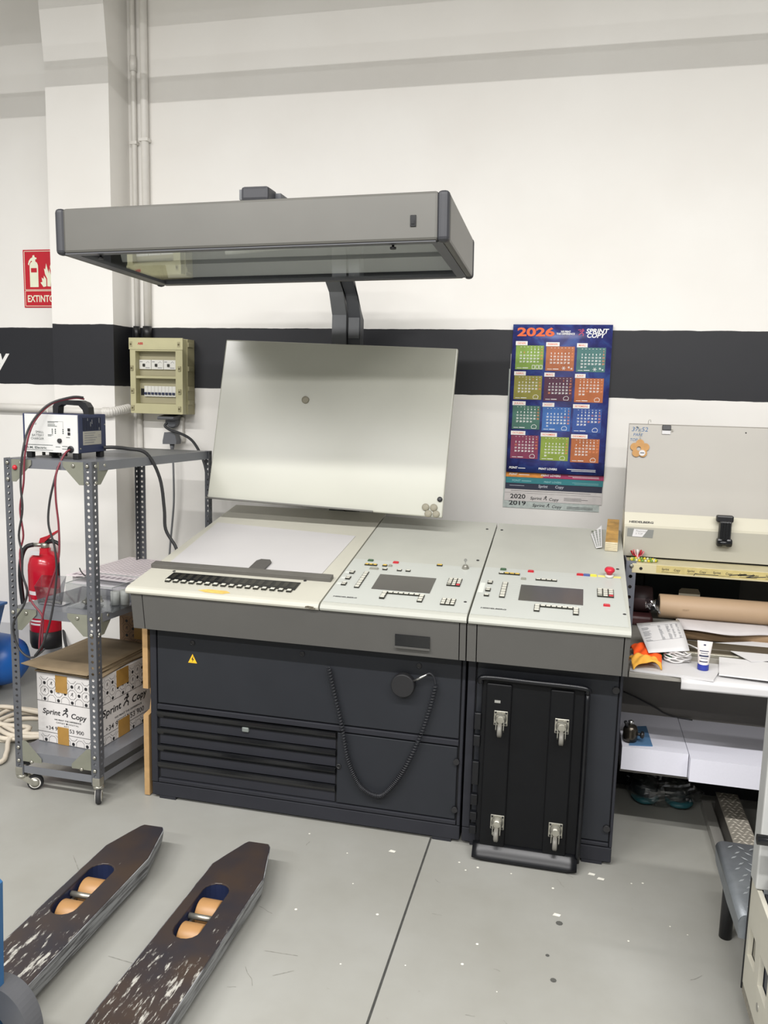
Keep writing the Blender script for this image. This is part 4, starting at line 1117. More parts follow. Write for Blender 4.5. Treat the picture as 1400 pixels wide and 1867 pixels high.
# ---- on the bottom shelf: printed carton boxes and flattened cardboard
M_CARTW = mat('carton_white', '#cecbc8', .7, var=.02, scale=10)
M_KRAFT = mat('kraft_brown', '#85745a', .8, var=.10, scale=14)
M_TAPE = mat('kraft_tape', '#a07b3e', .4, var=.06, scale=30)
def runner(mb, x, y, s, z):
    for st in ([(0,.9),(.15,1.0),(.28,.92),(.18,.8),(.05,.85)], [(-.35,.55),(-.1,.72),(.15,.62),(.38,.72)], [(.1,.65),(0,.35),(.3,.15),(.2,-.2)], [(0,.35),(-.3,.2),(-.5,-.05)]):
        mb.line([(x+a*s, y+b*s) for a, b in st], s*.16, z)
def print_side(parent, F, w, h, tape=True):
    """lattice of rings, figures and dots with the shop lettering band"""
    bz0, bz1 = h*.15, h*.60
    mb = MB(F)
    p = .0335
    rows = [(bz1, h), (.0, bz0)]
    def clip(pts, a, b, wid):
        run = []
        for q in pts + [None]:
            if q is not None and .001 <= q[0] <= w-.001 and a+.001 <= q[1] <= b-.001:
                run.append(q)
            else:
                if len(run) > 1: mb.line(run, wid, .0006)
                run = []
    for (a, b) in rows:
        e = a if a > 0 else b
        mb.quad(0, w, e-.0009, e+.0009, .0006)
        for i in range(int(w/p)+2):
            for k in range(int((b-a)/p)+2):
                x = .006+i*p; y = a+.010+k*p
                if (i+k) % 2 == 0:
                    clip([(x+.0205*math.cos(math.pi*(q+.5)/4), y+.0205*math.sin(math.pi*(q+.5)/4)) for q in range(9)], a, b, .0012)
                    if .012 < x < w-.012 and a+.010 < y < b-.010: runner(mb, x, y-.004, .0125, .0006)
                elif .007 < x < w-.007 and a+.007 < y < b-.007:
                    mb.disc(x, y, .0072, .0006, 10)
    mb.build('printed_pattern', M_INK, parent, True, fix=False)
    mb = MB(F); yb = bz0+(bz1-bz0)*.60; s = w/.28
    mb.text('Sprint', w*.40, yb, .030*s, .0007, 'r', .018, .12, width=w*.305); mb.text('Copy', w*.585, yb-.004, .030*s, .0007, 'l', .018, .12, width=w*.26)
    runner(mb, w*.49, yb+.004, .030*s, .0007)
    mb.text('WE PRINT THE DIFFERENCE', w*.52, yb-.022*s, .008*s, .0007, 'c', .02, 0, width=w*.46)
    mb.text('OFFSET', w*.40, yb-.034*s, .008*s, .0007, 'c', .0, 0, width=w*.16); mb.text('DIGITAL', w*.62, yb-.034*s, .008*s, .0007, 'c', 0, 0, width=w*.18); mb.disc(w*.505, yb-.031*s, .004, .0007, 10)
    mb.text('EST', w*.5, yb-.044*s, .007*s, .0007, 'c', 0, 0, width=w*.08)
    yn = bz0+.012
    mb.text('+34 9', w*.34, yn, .022*s, .0007, 'r', .006, 0, width=w*.20); mb.text('53 900', w*.55, yn, .022*s, .0007, 'l', .006, 0, width=w*.24)
    mb.build('printed_lettering', M_INK, parent, True, fix=False)
    if tape:
        mb = MB(F); mb.box(w*.33, w*.53, h*.755, h*1.001, .0008, .0016); mb.build('kraft_tape', M_TAPE, parent, True)
        mb = MB(F); mb.box(w*.345, w*.535, -.0, h*.255, .0008, .0016); mb.build('kraft_tape', M_TAPE, parent, True)
def carton(name, x, y, z, w, d, h, rz, label, front=True, side=True, m=M_CARTW):
    t = thing(name, label, 'box', (x, y, z), (0, 0, rz))
    mb = MB(); mb.rbox(-w/2, w/2, 0, d, .0005, h, .002, 1); mb.build('carton', m, t)
    Wm = world_of(t)
    def Fr(o, u): 
        return Wm @ frame(o, u, (0,0,1))
    if front: print_side(t, Fr((-w/2, -.0002, .0005), (1,0,0)), w, h)
    if side: print_side(t, Fr((w/2+.0002, 0, .0005), (0,1,0)), d, h)
    return t
cb = carton('carton_box', -1.938, 2.735, .1735, .285, .40, .290, rad(-5), 'white carton printed with Sprint Copy and a dotted lattice on the bottom shelf')
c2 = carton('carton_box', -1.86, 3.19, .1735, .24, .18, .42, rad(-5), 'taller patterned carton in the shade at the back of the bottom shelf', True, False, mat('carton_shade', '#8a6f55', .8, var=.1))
random.seed(5)
for i in range(6):
    z = .466 + i*.0042; a = rad(-5 + random.uniform(-7, 7))
    t = Matrix.Translation((-1.945+random.uniform(-.01,.01), 2.93, z)) @ Matrix.Rotation(a, 4, 'Z')
    mb = MB(t); s = random.uniform(-.008, .012)
    mb.box(-.135-s, .145+s, -.175-s, .19+s, 0, .0032)
    if i == 5: 
        mb.bm.clear()
        mb.grid(lambda u, v: (-.165+u*.315, -.215+v*.44, .0022+.012*(max(0, 1-u*3))*(max(0,1-v*2))+ .004*math.sin(u*3)*v), 10, 10)
    o = mb.build('cardboard_sheet', M_KRAFT, fix=(i != 5))
    if i == 5: solidify(o, .003)
    rebase(o, (-1.945, 2.93, z))
    if i == 5: tag(o, 'large top sheet of brown cardboard lying on the white carton, its corner sticking out', 'cardboard')
    else: tag(o, 'brown cardboard sheet in the flat pile between carton and top sheet', 'cardboard', 'flattened cardboard under the top sheet')

# ---- left edge: blue barrel, blue bin, pale hose, dark cable on the floor
br = thing('blue_tank', 'rounded blue tank lying on the floor at the left edge, behind the rack', 'tank', (-3.0, 3.60, 0))
mb = MB(); mb.lathe([(.001,-.20),(.07,-.19),(.115,-.15),(.136,-.09),(.140,-.03),(.140,.5),(.12,.58),(.001,.6)], (-3.0,3.60,.160), (-1,0,0), 36); mb.build('tank_body', mat('tank_blue', '#1e62b4', .35, var=.06, scale=5), br, True)
mb = MB(); mb.lathe([(.141,-.012),(.1425,-.010),(.1425,.010),(.141,.012)], (-3.0,3.60,.160), (-1,0,0), 36, cap=False); mb.build('seam_ring', mat('tank_blue_dark', '#174a85', .4, var=0), br, True)
mb = MB(); mb.box(-3.05,-3.01,3.51,3.69,0,.04); mb.build('tank_foot', M_BLK, br, True)
bn = thing('blue_bin', 'dark blue plastic bin at the left edge in front of the blue tank', 'bin', (-2.9, 3.30, 0))
mb = MB(); mb.prism([(-3.17,.002),(-2.90,.002),(-2.742,.52),(-2.738,.535),(-3.30,.535),(-3.295,.52)], 3.24, 3.40, 'y'); mb.build('bin_body', mat('bin_blue', '#1d4f86', .4, var=.06), bn, True)
mb = MB(); mb.rbox(-3.31,-2.730,3.23,3.41,.528,.542,.004); mb.build('bin_rim', MATS['bin_blue'], bn, True)
random.seed(3)
pts = []
for k in range(34):
    a = k*.92; r = .16+.05*math.sin(k*1.7)
    pts.append((-2.46+r*1.35*math.cos(a), 3.16+r*.75*math.sin(a), .014+.011*(k//7) + .004*math.sin(k*2.1)))
pts += [(-2.42,3.0,.03),(-2.36,2.90,.014),(-2.33,2.80,.014),(-2.5,2.66,.012),(-2.8,2.62,.012),(-3.0,2.60,.012)]
cable('garden_hose', pts, .011, mat('hose_cream', '#c9bfae', .5, var=.06), 'cream hose coiled loosely on the floor left of the rack', (-2.46,3.16,0))
cable('floor_cable', [(-2.66,3.75,.34),(-2.60,3.68,.26),(-2.50,3.60,.14),(-2.40,3.50,.03),(-2.25,3.45,.012),(-2.1,3.5,.012)], .008, M_LB, 'dark cable slanting down from the wall behind the rack to the floor', (-2.4,3.5,0))

# ================================================================== CALENDAR on the wall
random.seed(2)
cal = thing('wall_calendar', 'blue 2026 wall calendar with twelve coloured month blocks, uppermost of the pad', 'calendar', (-.10, 3.885, 1.24))
CX, CZ, CW, CH = -.322, 1.268, .448, .686
def cal_y(z):       # the sheet bellies away from the wall towards its foot
    t = max(0.0, min(1.0, (CZ+CH-z)/CH))
    return 3.884 - .012*t
def cal_paint():
    M = bpy.data.materials.new('crumpled_blue_print'); M.use_nodes = True
    nt = M.node_tree; b = nt.nodes['Principled BSDF']; L = nt.links
    tc = nt.nodes.new('ShaderNodeNewGeometry')
    n = nt.nodes.new('ShaderNodeTexNoise'); n.inputs['Scale'].default_value = 9; n.inputs['Detail'].default_value = 9; n.inputs['Roughness'].default_value = .65; n.inputs['Distortion'].default_value = 1.2
    L.new(tc.outputs['Position'], n.inputs['Vector'])
    r = nt.nodes.new('ShaderNodeValToRGB'); e = r.color_ramp.elements
    e[0].position = .3; e[0].color = C('#2a2750'); e[1].position = .72; e[1].color = C('#41609f')
    k = e.new(.5); k.color = C('#343a7c')
    L.new(n.outputs['Fac'], r.inputs['Fac']); L.new(r.outputs['Color'], b.inputs['Base Color']); b.inputs['Roughness'].default_value = .35
    return M
mb = MB(); mb.grid(lambda u, v: (CX+u*CW, cal_y(CZ+v*CH), CZ+v*CH), 2, 10); sh = mb.build('sheet', cal_paint(), cal, True, fix=False); solidify(sh, .0015)
FC = Matrix.Translation((CX, 0, CZ)) @ Matrix(((1,0,0,0),(0,0,-1,0),(0,1,0,0),(0,0,0,1)))
class CalMB(MB):
    """print laid onto the bellied sheet: x right, y up from its lower left corner"""
    def v(s, p):
        z = CZ+p[1]
        return s.bm.verts.new((CX+p[0], cal_y(z)-.0016-p[2], z))
M_ORANGE = mat('print_orange', '#e5662e', .5, var=.03)
mb = CalMB(); mb.text('2026', .020, .634, .052, .0002, 'l', .035, 0, width=.170); mb.build('year_lettering', M_ORANGE, cal, True, fix=False)
mb = CalMB(); mb.text('SPRINT', .432, .648, .028, .0002, 'r', .03, .2, width=.102); mb.text('COPY', .418, .628, .028, .0002, 'r', .03, .2, width=.082)
mb.build('logo_lettering', M_WPRINT, cal, True, fix=False)
mb = CalMB(); mb.text('WE PRINT', .240, .650, .012, .0002, 'c', .03, 0, width=.045); mb.text('THE DIFFERENCE', .240, .640, .012, .0002, 'c', .03, 0, width=.082)
mb.build('tagline_lettering', M_WPRINT, cal, True, fix=False)
mb = CalMB(); runner(mb, .312, .640, .026, .0002); mb.line([(.295,.662),(.308,.664)],.003,.0002); mb.build('logo_mark', mat('print_coral', '#b9486a', .5, var=0), cal, True, fix=False)
MON = ['GENER','FEBRER','MARÇ','ABRIL','MAIG','JUNY','JULIOL','AGOST','SETEMBRE','OCTUBRE','NOVEMBRE','DESEMBRE']
MCOL = ['#7c9a3c','#b0653a','#3f6f6c','#8a8433','#4e1f3a','#b0612f','#3e6a5c','#3566a8','#2b4c93','#7d2c4c','#869b3a','#ad6234']
ML = [31,28,31,30,31,30,31,31,30,31,30,31]
wd = 3      # 1 January 2026 is a Thursday
M_TAG = mat('tag_white', '#ebe7e2', .5, var=0); M_DAYRED = mat('day_orange', '#e08a5a', .5, var=0)
for q in range(12):
    i, k = q % 3, q // 3
    x = .0175 + i*.139 - .001*k; yt = .590 - k*.1385 - .0035*i
    w, h = .128, .110
    mb = CalMB(); mb.quad(x, x+w, yt-h, yt, .0001); mo = mb.build('month_block', mat('month_print_%s' % MON[q][:3].replace('Ç','C').lower(), MCOL[q], .45, var=.12, scale=25), cal, True, fix=False)
    tw = .018+.0068*len(MON[q])
    mb = CalMB(); mb.quad(x-.002, x+tw, yt+.001, yt+.0195, .0003); mb.build('month_tag', M_TAG, mo, True, fix=False)
    mb = CalMB(); mb.text(MON[q], x+tw/2-.001, yt+.0065, .0115, .0005, 'c', .01, 0, width=tw-.014); mb.build('month_lettering', M_ORANGE, mo, True, fix=False)
    mb = CalMB(); mr = CalMB(); col = wd; row = 0
    for d in range(1, ML[q]+1):
        tgt = mr if (col == 6 or (q, d) in ((0,6),(3,3),(4,1),(4,25),(5,24),(7,15),(8,11),(8,24),(9,12),(11,8),(11,25),(11,26))) else mb
        tgt.text(str(d), x+.024+col*.0158, yt-.0205-row*.0142, .0105, .0004, 'c', .035, 0)
        col += 1
        if col == 7: col = 0; row += 1
    wd = col
    for c_ in range(7): mb.quad(x+.021+c_*.0158, x+.026+c_*.0158, yt-.0072, yt-.0055, .0004)
    mb.quad(x+.008, x+.03, yt-h+.006, yt-h+.008, .0004); mb.quad(x+.034, x+.06, yt-h+.006, yt-h+.009, .0004)
    if q == 0:
        for a in range(3):
            mb.line([(x+w-.050+a*.017, yt-h+.004),(x+w-.038+a*.017, yt-h+.004),(x+w-.038+a*.017, yt-h+.020),(x+w-.050+a*.017, yt-h+.020),(x+w-.050+a*.017, yt-h+.004)], .002, .0004)
    elif q in (1, 2):
        for (a, b, r_) in ((w-.045,.012,.009),(w-.022,.016,.005),(w-.010,.010,.004)):
            for g in range(3): mb.line([(x+a-r_*math.cos(g*1.05), yt-h+b-r_*math.sin(g*1.05)), (x+a+r_*math.cos(g*1.05), yt-h+b+r_*math.sin(g*1.05))], .0018, .0004)
    else:
        a = x+w-.026; b = yt-h+.013
        mb.line([(a-.010,b-.008),(a+.010,b-.008),(a+.012,b+.003),(a+.004,b+.010),(a-.006,b+.008),(a-.012,b+.001),(a-.010,b-.008)], .0018, .0004)
    mb.build('day_numbers', M_WPRINT, mo, True, fix=False); mr.build('holiday_numbers', M_DAYRED, mo, True, fix=False)
mb = CalMB(); mb.text('FONT', .012, .016, .014, .0002, 'l', .03, .15, width=.04); mb.quad(.055,.088,.018,.021,.0002); mb.text('PRINT LOVERS', .150, .016, .013, .0002, 'l', .03, 0, width=.085); mb.quad(.28,.41,.022,.0245,.0002); mb.quad(.30,.41,.015,.0175,.0002)
mb.build('footer_lettering', M_WPRINT, cal, True, fix=False)
# the older calendars hanging underneath, each showing only its foot
def old_cal(z0, z1, y, x0, x1, m, label, draw):
    t = thing('wall_calendar', label, 'calendar', ((x0+x1)/2, y, z0))
    mb = MB(); mb.box(x0, x1, y, y+.0016, z0, z1+.62); s_ = mb.build('sheet', m, t, True)
    F = frame((x0, y-.0004, z0), (1,0,0), (0,0,1))
    draw(t, F)
    return t
M_TEAL = mat('print_teal', '#2e7d84', .45, var=.08); M_NAVYP = mat('print_navy', '#262b40', .45, var=.06)
M_PALE = mat('print_pale', '#cfcac7', .6, var=.04, scale=40); M_PALE2 = mat('print_palegreen', '#b7c0bb', .6, var=.12, scale=60)
def d1(t, F):
    mb = MB(F); mb.poly([(0,0),(.17,0),(.19,.022),(0,.022)], .0002); mb.build('orange_band', mat('band_orange', '#d98a35', .5, var=.15, scale=30), t, True, fix=False)
    mb = MB(F); mb.poly([(.17,0),(.452,0),(.452,.022),(.19,.022)], .0002); mb.build('magenta_band', mat('band_magenta', '#a3325f', .5, var=.15, scale=15), t, True, fix=False)
    mb = MB(F); mb.text('FONT', .015, .009, .014, .0004, 'l', .03, .15, width=.04); mb.quad(.06,.11,.011,.014,.0004); mb.text('PRINT LOVERS', .165, .009, .013, .0004, 'l', .03, 0, width=.09); mb.quad(.29,.43,.014,.016,.0004); mb.quad(.31,.43,.008,.010,.0004); mb.build('footer_lettering', M_WPRINT, t, True, fix=False)
old_cal(1.243, 1.27, 3.8885, -.324, .128, M_NAVYP, 'older calendar showing an orange and magenta foot just under the 2026 sheet', d1)
def d2(t, F):
    mb = MB(F); mb.text('FONT', .03, .008, .012, .0002, 'l', .02, .1, width=.04); mb.quad(.075,.12,.010,.013,.0002); mb.text('PRINT LOVERS', .18, .007, .011, .0002, 'l', .02, 0, width=.08); mb.quad(.31,.43,.012,.0135,.0002); mb.quad(.32,.43,.006,.0075,.0002); mb.build('footer_lettering', mat('print_aqua', '#8fc0c2', .5, var=0), t, True, fix=False)
old_cal(1.214, 1.24, 3.8905, -.324, .126, M_TEAL, 'older calendar showing a narrow teal foot with faint lettering', d2)
def d3(t, F):
    mb = MB(F); mb.text('Sprint', .20, .012, .018, .0002, 'r', .02, .15); mb.text('Copy', .235, .012, .018, .0002, 'l', .02, .15); mb.quad(.02,.09,.016,.018,.0002); mb.build('footer_lettering', mat('print_silver', '#b9bcc6', .5, var=0), t, True, fix=False)
old_cal(1.185, 1.214, 3.8925, -.326, .124, M_NAVYP, 'older calendar showing a dark navy foot reading Sprint Copy', d3)
def d4(t, F):
    mb = MB(F); mb.text('2020', .028, .012, .030, .0002, 'l', .02, 0, width=.072); mb.text('Sprint', .178, .010, .019, .0002, 'r', .012, .18, width=.055); mb.text('Copy', .212, .008, .019, .0002, 'l', .012, .18, width=.045); runner(mb, .194, .012, .017, .0002)
    for k in range(3): mb.quad(.28, .36+.03*(k%2), .012+k*.0055, .0135+k*.0055, .0002)
    mb.quad(.0, .45, .0385, .0392, .0002); mb.quad(.03, .40, .048, .0495, .0002)
    for k in range(10): runner(mb, .05+k*.036, .058, .010, .0002)
    mb.build('footer_lettering', M_INK, t, True, fix=False)
old_cal(1.128, 1.20, 3.8945, -.328, .126, M_PALE, 'older white calendar foot reading 2020 under the dark strip', d4)
def d5(t, F):
    mb = MB(F); mb.text('2019', .028, .014, .030, .0002, 'l', .02, 0, width=.080); mb.text('Sprint', .198, .010, .019, .0002, 'r', .012, .18, width=.058); mb.text('Copy', .232, .008, .019, .0002, 'l', .012, .18, width=.045); runner(mb, .213, .012, .015, .0002)
    for k in range(2): mb.quad(.30, .42, .008+k*.007, .010+k*.007, .0002)
    mb.build('footer_lettering', M_INK, t, True, fix=False)
old_cal(1.094, 1.13, 3.8965, -.333, .115, M_PALE2, 'lowest calendar of the pad, pale green foot reading 2019', d5)

# ================================================================== WORKBENCH with upper shelf, right of the console
bench = thing('workbench', 'grey slotted angle workbench with a cream upper shelf, right of the console', 'workbench', (.75, 3.2, 0))
BX0, BX1 = .216, 1.50
M_BGREY = mat('bench_grey', '#6a6762', .5, var=.06, scale=5)
M_BCREAM = mat('bench_cream', '#bfb693', .5, var=.05, scale=20)
TZ = .690
mb = MB(); mb.rbox(BX0, BX1, 2.80, 3.76, TZ-.018, TZ, .002); mb.build('table_top', mat('table_grey', '#8a8780', .45, var=.06), bench, True)
mb = MB(); mb.box(BX0+.002, BX1, 3.252, 3.268, .292, TZ-.02); mb.build('rear_panel', M_BGREY, bench, True)
mb = MB(); mb.box(BX0+.002, BX1, 2.93, 3.30, .272, .290); mb.build('lower_shelf', M_BGREY, bench, True)
mb = MB(); mb.box(BX0+.002, BX1, 3.40, 3.415, .0, .27); mb.build('back_panel', M_DARK, bench, True)  # black sheet standing in for the deep shade under the lower shelf
def bpost(x, y, sx, sy, z0, z1):
    mb = MB(); x2, y2 = x+sx*.038, y+sy*.038
    slotted(mb, min(x,x2), max(x,x2), z0, z1, .042, .0075, 'x', y); slotted(mb, min(y,y2), max(y,y2), z0, z1, .042, .0075, 'y', x)
    o = mb.build('post', mat('bench_post', '#676a72', .45, var=.05), bench, True); solidify(o, .003)
bpost(BX0, 3.30, 1, 1, TZ, .985); bpost(BX0, 3.74, 1, -1, 0, 1.13); bpost(BX0, 3.44, 1, -1, 0, TZ-.018); bpost(BX1, 3.30, -1, 1, TZ, .985); bpost(BX1, 2.97, -1, 1, 0, TZ-.018); bpost(BX1, 3.74, -1, -1, 0, 1.13)
mb = MB(); mb.rbox(BX0+.022, BX1, 3.297, 3.32, .938, .976, .002); mb.box(BX0+.004, BX1, 3.30, 3.74, .966, .975); us = mb.build('upper_shelf', M_BCREAM, bench, True)
mb = MB(); mb.box(BX0-.001, BX0+.003, 3.30, 3.74, .942, .984); mb.build('side_rail', MATS['bench_post'], bench, True)
mb = MB(); mb.lathe([(.008,0),(.008,.004),(.004,.006)], (BX0+.020,3.298,.965), (0,-1,0), 10); mb.build('bolt', M_ZINC, bench, True)
mb = MB(frame((.272,3.2965,.957),(1,0,0),(0,0,1))); mb.disc(0,0,.0062,.0006); mb.build('bolt_hole', M_DARK, us, True)
# packing tape with shop lettering along the shelf front
mb = MB(frame((.33,3.2968,.9385),(1,0,0),(0,0,1))); mb.box(0, 1.1, .006, .036, -.0002, .0006); tp = mb.build('packing_tape', mat('tape_yellow', '#b9aa72', .35, var=.10, scale=40), us, True)
mb = MB(frame((.33,3.2968,.9385),(1,0,0),(0,0,1)))
for k in range(10):
    mb.text('Sprint', .02+k*.095, .018, .013, .001, 'l', .01, .15, width=.028); mb.text('Copy', .066+k*.095, .017, .013, .001, 'l', .01, .15, width=.024); mb.quad(.02+k*.095, .085+k*.095, .0105, .0118, .001)
mb.line([(.14,.005),(.145,.014),(.155,.012),(.23,.012)], .0025, .0012); mb.line([(.27,.016),(.33,.024),(.30,.018),(.36,.022),(.33,.012),(.40,.018)], .003, .0012)
mb.build('tape_lettering', M_INK, tp, True, fix=False)
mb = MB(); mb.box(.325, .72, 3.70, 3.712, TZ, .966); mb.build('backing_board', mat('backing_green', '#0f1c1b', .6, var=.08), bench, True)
mb = MB(); mb.box(BX0+.004, BX1, 3.73, 3.738, TZ, .966); mb.build('backing_wall', mat('backing_grey', '#575653', .6, var=.05), bench, True)

# punch register device on the upper shelf
M_DEV = mat('device_cream', '#c4c0ae', .45, var=.025, scale=4); M_DEVP = mat('device_panel_grey', '#a29e95', .3, var=.03, scale=3); M_DEVL = mat('device_front_grey', '#a9a699', .4, var=.03, scale=3)
dv = thing('register_punch', 'cream register punch with a tall back panel on the upper bench shelf', 'machine', (.8, 3.52, .976))
DX0, DX1 = .2065, 1.50
mb = MB(); mb.prism([(3.42,.983),(3.420,1.105),(3.432,1.112),(3.465,1.158),(3.60,1.158),(3.60,.983)], DX0, DX1); mb.build('body', M_DEV, dv, True)
mb = MB(); mb.prism([(3.4215,.984),(3.4185,.984),(3.4185,1.104),(3.4215,1.104)], DX0+.004, DX1); mb.build('front_cover', M_DEVL, dv, True)
mb = MB(); mb.prism([(3.467,1.156),(3.553,1.517),(3.562,1.520),(3.585,1.520),(3.60,1.158)], DX0, DX1); mb.build('back_panel', M_DEVP, dv, True)
mb = MB(); mb.box(DX0+.01, DX1, 3.43, 3.58, .976, .984); mb.build('base_gap', M_DARK, dv, True)
FL = frame((DX0, 3.432, 1.112), (1,0,0), (0, .033, .046))
mb = MB(FL); mb.text('HEIDELBERG', .018, .008, .013, .0006, 'l', .035, .12, width=.096); mb.build('brand_lettering', M_INK, dv, True, fix=False)
FP = frame((DX0, 3.467, 1.156), (1,0,0), (0, .086, .361))
mb = MB(FP); B_ = .006
for (t_, x_, y_, s_, w_) in (('37x52', .011, .342, .026, .064), ('PAPE', .018, .322, .017, .038), ('TOP', .006, .300, .017, .030)):
    mb.text(t_, x_, y_, s_, .0006, 'l', 0, .15, width=w_)
mb.build('handwriting', mat('pen_blue', '#2a5f8f', .6, var=0), dv, True, fix=False)
mb = MB(FP); mb.disc(.455, .35, .003, .0006); mb.build('peg_hole', M_DARK, dv, True)
FD = frame((DX0, 3.4182, .984), (1,0,0), (0,0,1))
mb = MB(FD); mb.plate([(.012,.080),(.112,.078),(.115,.112),(.012,.114)], [], .0002, .0008); lb = mb.build('label_sticker', mat('sticker_grey', '#868884', .4, metal=.2, var=.06), dv, True)
mb = MB(FD); mb.poly([(.032,.081),(.072,.0805),(.092,.111),(.038,.112)], .0012); lw = mb.build('sticker_paper', M_WHITE, lb, True, fix=False)
mb = MB(FD); mb.text('Posicion', .046, .101, .010, .0016, 'l', 0, .1, width=.040); mb.text('5 TOP', .045, .090, .010, .0016, 'l', 0, .1, width=.028); mb.build('sticker_writing', mat('pen_grey', '#8a8a86', .6, var=0), lw, True, fix=False)
# black clamp lever of the punch
mb = MB(); mb.rbox(.557,.621,3.415,3.445,1.143,1.170,.006); mb.rbox(.566,.612,3.395,3.42,1.06,1.15,.006); cl = mb.build('clamp_lever', M_BLK, dv, True)
for k in range(4):
    mb = MB(); mb.rbox(.5675+k*.0112,.5745+k*.0112,3.388,3.398,1.075,1.148,.003); mb.build('lever_rib', M_BLKG, cl, True)
mb = MB()
for k in range(2): mb.rbox(.560+k*.034,.584+k*.034,3.385,3.42,1.048,1.082,.008)
mb.cyl((.562,3.395,1.064),(.616,3.395,1.064),.012,14); mb.build('clamp_foot', M_BLKG, dv, True)
# things hung on the back panel
kc = thing('flower_keyring', 'tan wooden flower keyring with a round white tag hanging from the punch panel', 'keyring', (.252, 3.545, 1.40))
M_TAN = mat('flower_tan', '#b98a4e', .6, var=.08, scale=50)
def on_panel(z, off=0.003): return 3.467 + (z-1.156)*(.086/.361) - off
Fk = FP @ Matrix.Translation((.046, .268, .004))
mb = MB(Fk)
out = []
for k in range(80):
    a = 2*math.pi*k/80; ph = min(abs((a-math.pi/2-2*math.pi*q/5+math.pi) % (2*math.pi)-math.pi) for q in range(5))
    r = .0225*math.cos(ph)+math.sqrt(max(0, .0165**2-(.0225*math.sin(ph))**2)); out.append((r*math.cos(a), r*math.sin(a)))
mb.plate(out, [[(.009*math.cos(2*math.pi*k/14)-.004, .009*math.sin(2*math.pi*k/14)) for k in range(14)]], 0, .004); mb.build('flower', M_TAN, kc, True)
mb = MB(Fk); mb.lathe([(.0125,.0042),(.0125,.0056)], (.010,-.018,0), (0,0,1), 18); rt = mb.build('round_tag', M_WHITE, kc, True)
mb = MB(Fk); mb.quad(.002,.018,-.0195,-.0165,.0062); mb.build('tag_print', M_INK, rt, True, fix=False)
mb = MB(Fk); mb.tube([(0,.036,.002),(.0,.06,.003),(-.006,.085,.002),(-.016,.094,.0),(-.022,.085,.001)], .0011, 6); mb.build('wire_loop', M_ZINC, kc, True)
bc = thing('binder_clip', 'black clip with a small white label near the top of the punch panel', 'clip', (.352, 3.547, 1.485))
Fb = FP @ Matrix.Translation((.131, .331, .002))
mb = MB(Fb); mb.rbox(0,.034,.018,.040,0,.008,.002); mb.build('clip_body', M_BLK, bc, True)
mb = MB(Fb); mb.box(0,.033,.002,.018,.002,.003); mb.build('paper_label', M_WHITE, bc, True)
mb = MB(Fb); mb.tube([(.034,.024,.004),(.042,.022,.004),(.043,.016,.004),(.037,.015,.004)], .0012, 6); mb.build('wire_arm', M_ZINC, bc, True)
wp = thing('wire_peg', 'small bent wire peg standing on the top edge of the punch panel', 'wire', (.287, 3.57, 1.520))
mb = MB(); mb.tube([(.283,3.572,1.520),(.284,3.572,1.534),(.291,3.572,1.537),(.293,3.572,1.528)], .001, 6); mb.build('peg', M_ZINC, wp, True)
# toys on the shelf edge
ty = thing('bead_bracelet', 'yellow and green bead bracelet lying on the cream shelf edge', 'bracelet', (.28, 3.36, .976))
random.seed(4)
M_BY = mat('bead_yellow', '#c9b62e', .3, var=.2, scale=90); M_BG = mat('bead_green', '#6d8f3a', .3, var=.2, scale=90); M_BO = mat('bead_clear', '#b9bb9a', .2, var=.1)
for k in range(26):
    a = 2*math.pi*k/26; x = .285+.050*math.cos(a); y = 3.36+.026*math.sin(a)
    mb = MB(); mb.lathe([(.001,-.0055),(.0045,-.004),(.0062,0),(.0045,.004),(.001,.0055)], (x,y,.9815), (0,0,1), 8); mb.build('bead', (M_BY, M_BG, M_BO)[(k*7) % 3], ty, True)
tp2 = thing('red_bow', 'crinkled red and white ribbon bow beside the bead bracelet', 'bow', (.262, 3.395, .976))
for k in range(5):
    a = -1.2+k*.6
    mb = MB(); mb.grid(lambda u, v: (.262+math.sin(a)*.026*u+.004*math.sin(9*v), 3.393+(v-.5)*.026, .979+.034*u*math.cos(a*.5)+.004*math.sin(u*7)), 5, 4); o = mb.build('ribbon', (M_RED, mat('ribbon_pink', '#d9868a', .5, var=.1), M_WPRINT)[k % 3], tp2, True, fix=False); solidify(o, .0012)

# ---- on the bench table
kr = thing('kraft_roll', 'thick kraft paper roll lying along the back of the bench table', 'paper roll', (.8, 3.36, .735))
M_KR = mat('kraft_roll_paper', '#a58c70', .6, var=.06, scale=6)
mb = MB(); mb.lathe([(.040,0),(.0465,.0),(.0475,.004),(.0475,1.13),(.040,1.13)], (.354,3.34,.803), (1,0,0), 32, cap=False); mb.build('paper_tube', M_KR, kr, True, fix=False)
mb = MB(); mb.lathe([(.0405,-.002),(.0405,1.1)], (.358,3.34,.803), (1,0,0), 24); mb.build('inner_dark', M_DARK, kr, True)
mb = MB(frame((.44,3.2922,.800),(1,0,0),(0,0,1))); mb.text('KRAFT', 0, 0, .010, .0004, 'l', 0, 0, width=.024); mb.build('stamp', mat('stamp_brown', '#8b755c', .6, var=0), kr, True, fix=False)
pw = thing('plastic_wrap', 'crumpled clear plastic wrap sticking out of the kraft roll end', 'plastic wrap', (.325, 3.33, .79))
random.seed(8)
mb = MB(); mb.grid(lambda u, v: (.300+u*.058, 3.30+.012*math.sin(5*u+3*v)+v*.02, .795+v*.040-u*.010+.005*math.sin(11*u)*math.cos(7*v)), 12, 8, False); o = mb.build('wrap_film', clear_mat('film', (.75,.75,.76,1), .35, (.95,.95,.97,1), .12), pw, True, fix=False)
r2 = thing('brown_paper_roll', 'flattened brown paper roll under the crumpled white sheet on the bench', 'paper roll', (.8, 3.28, .69))
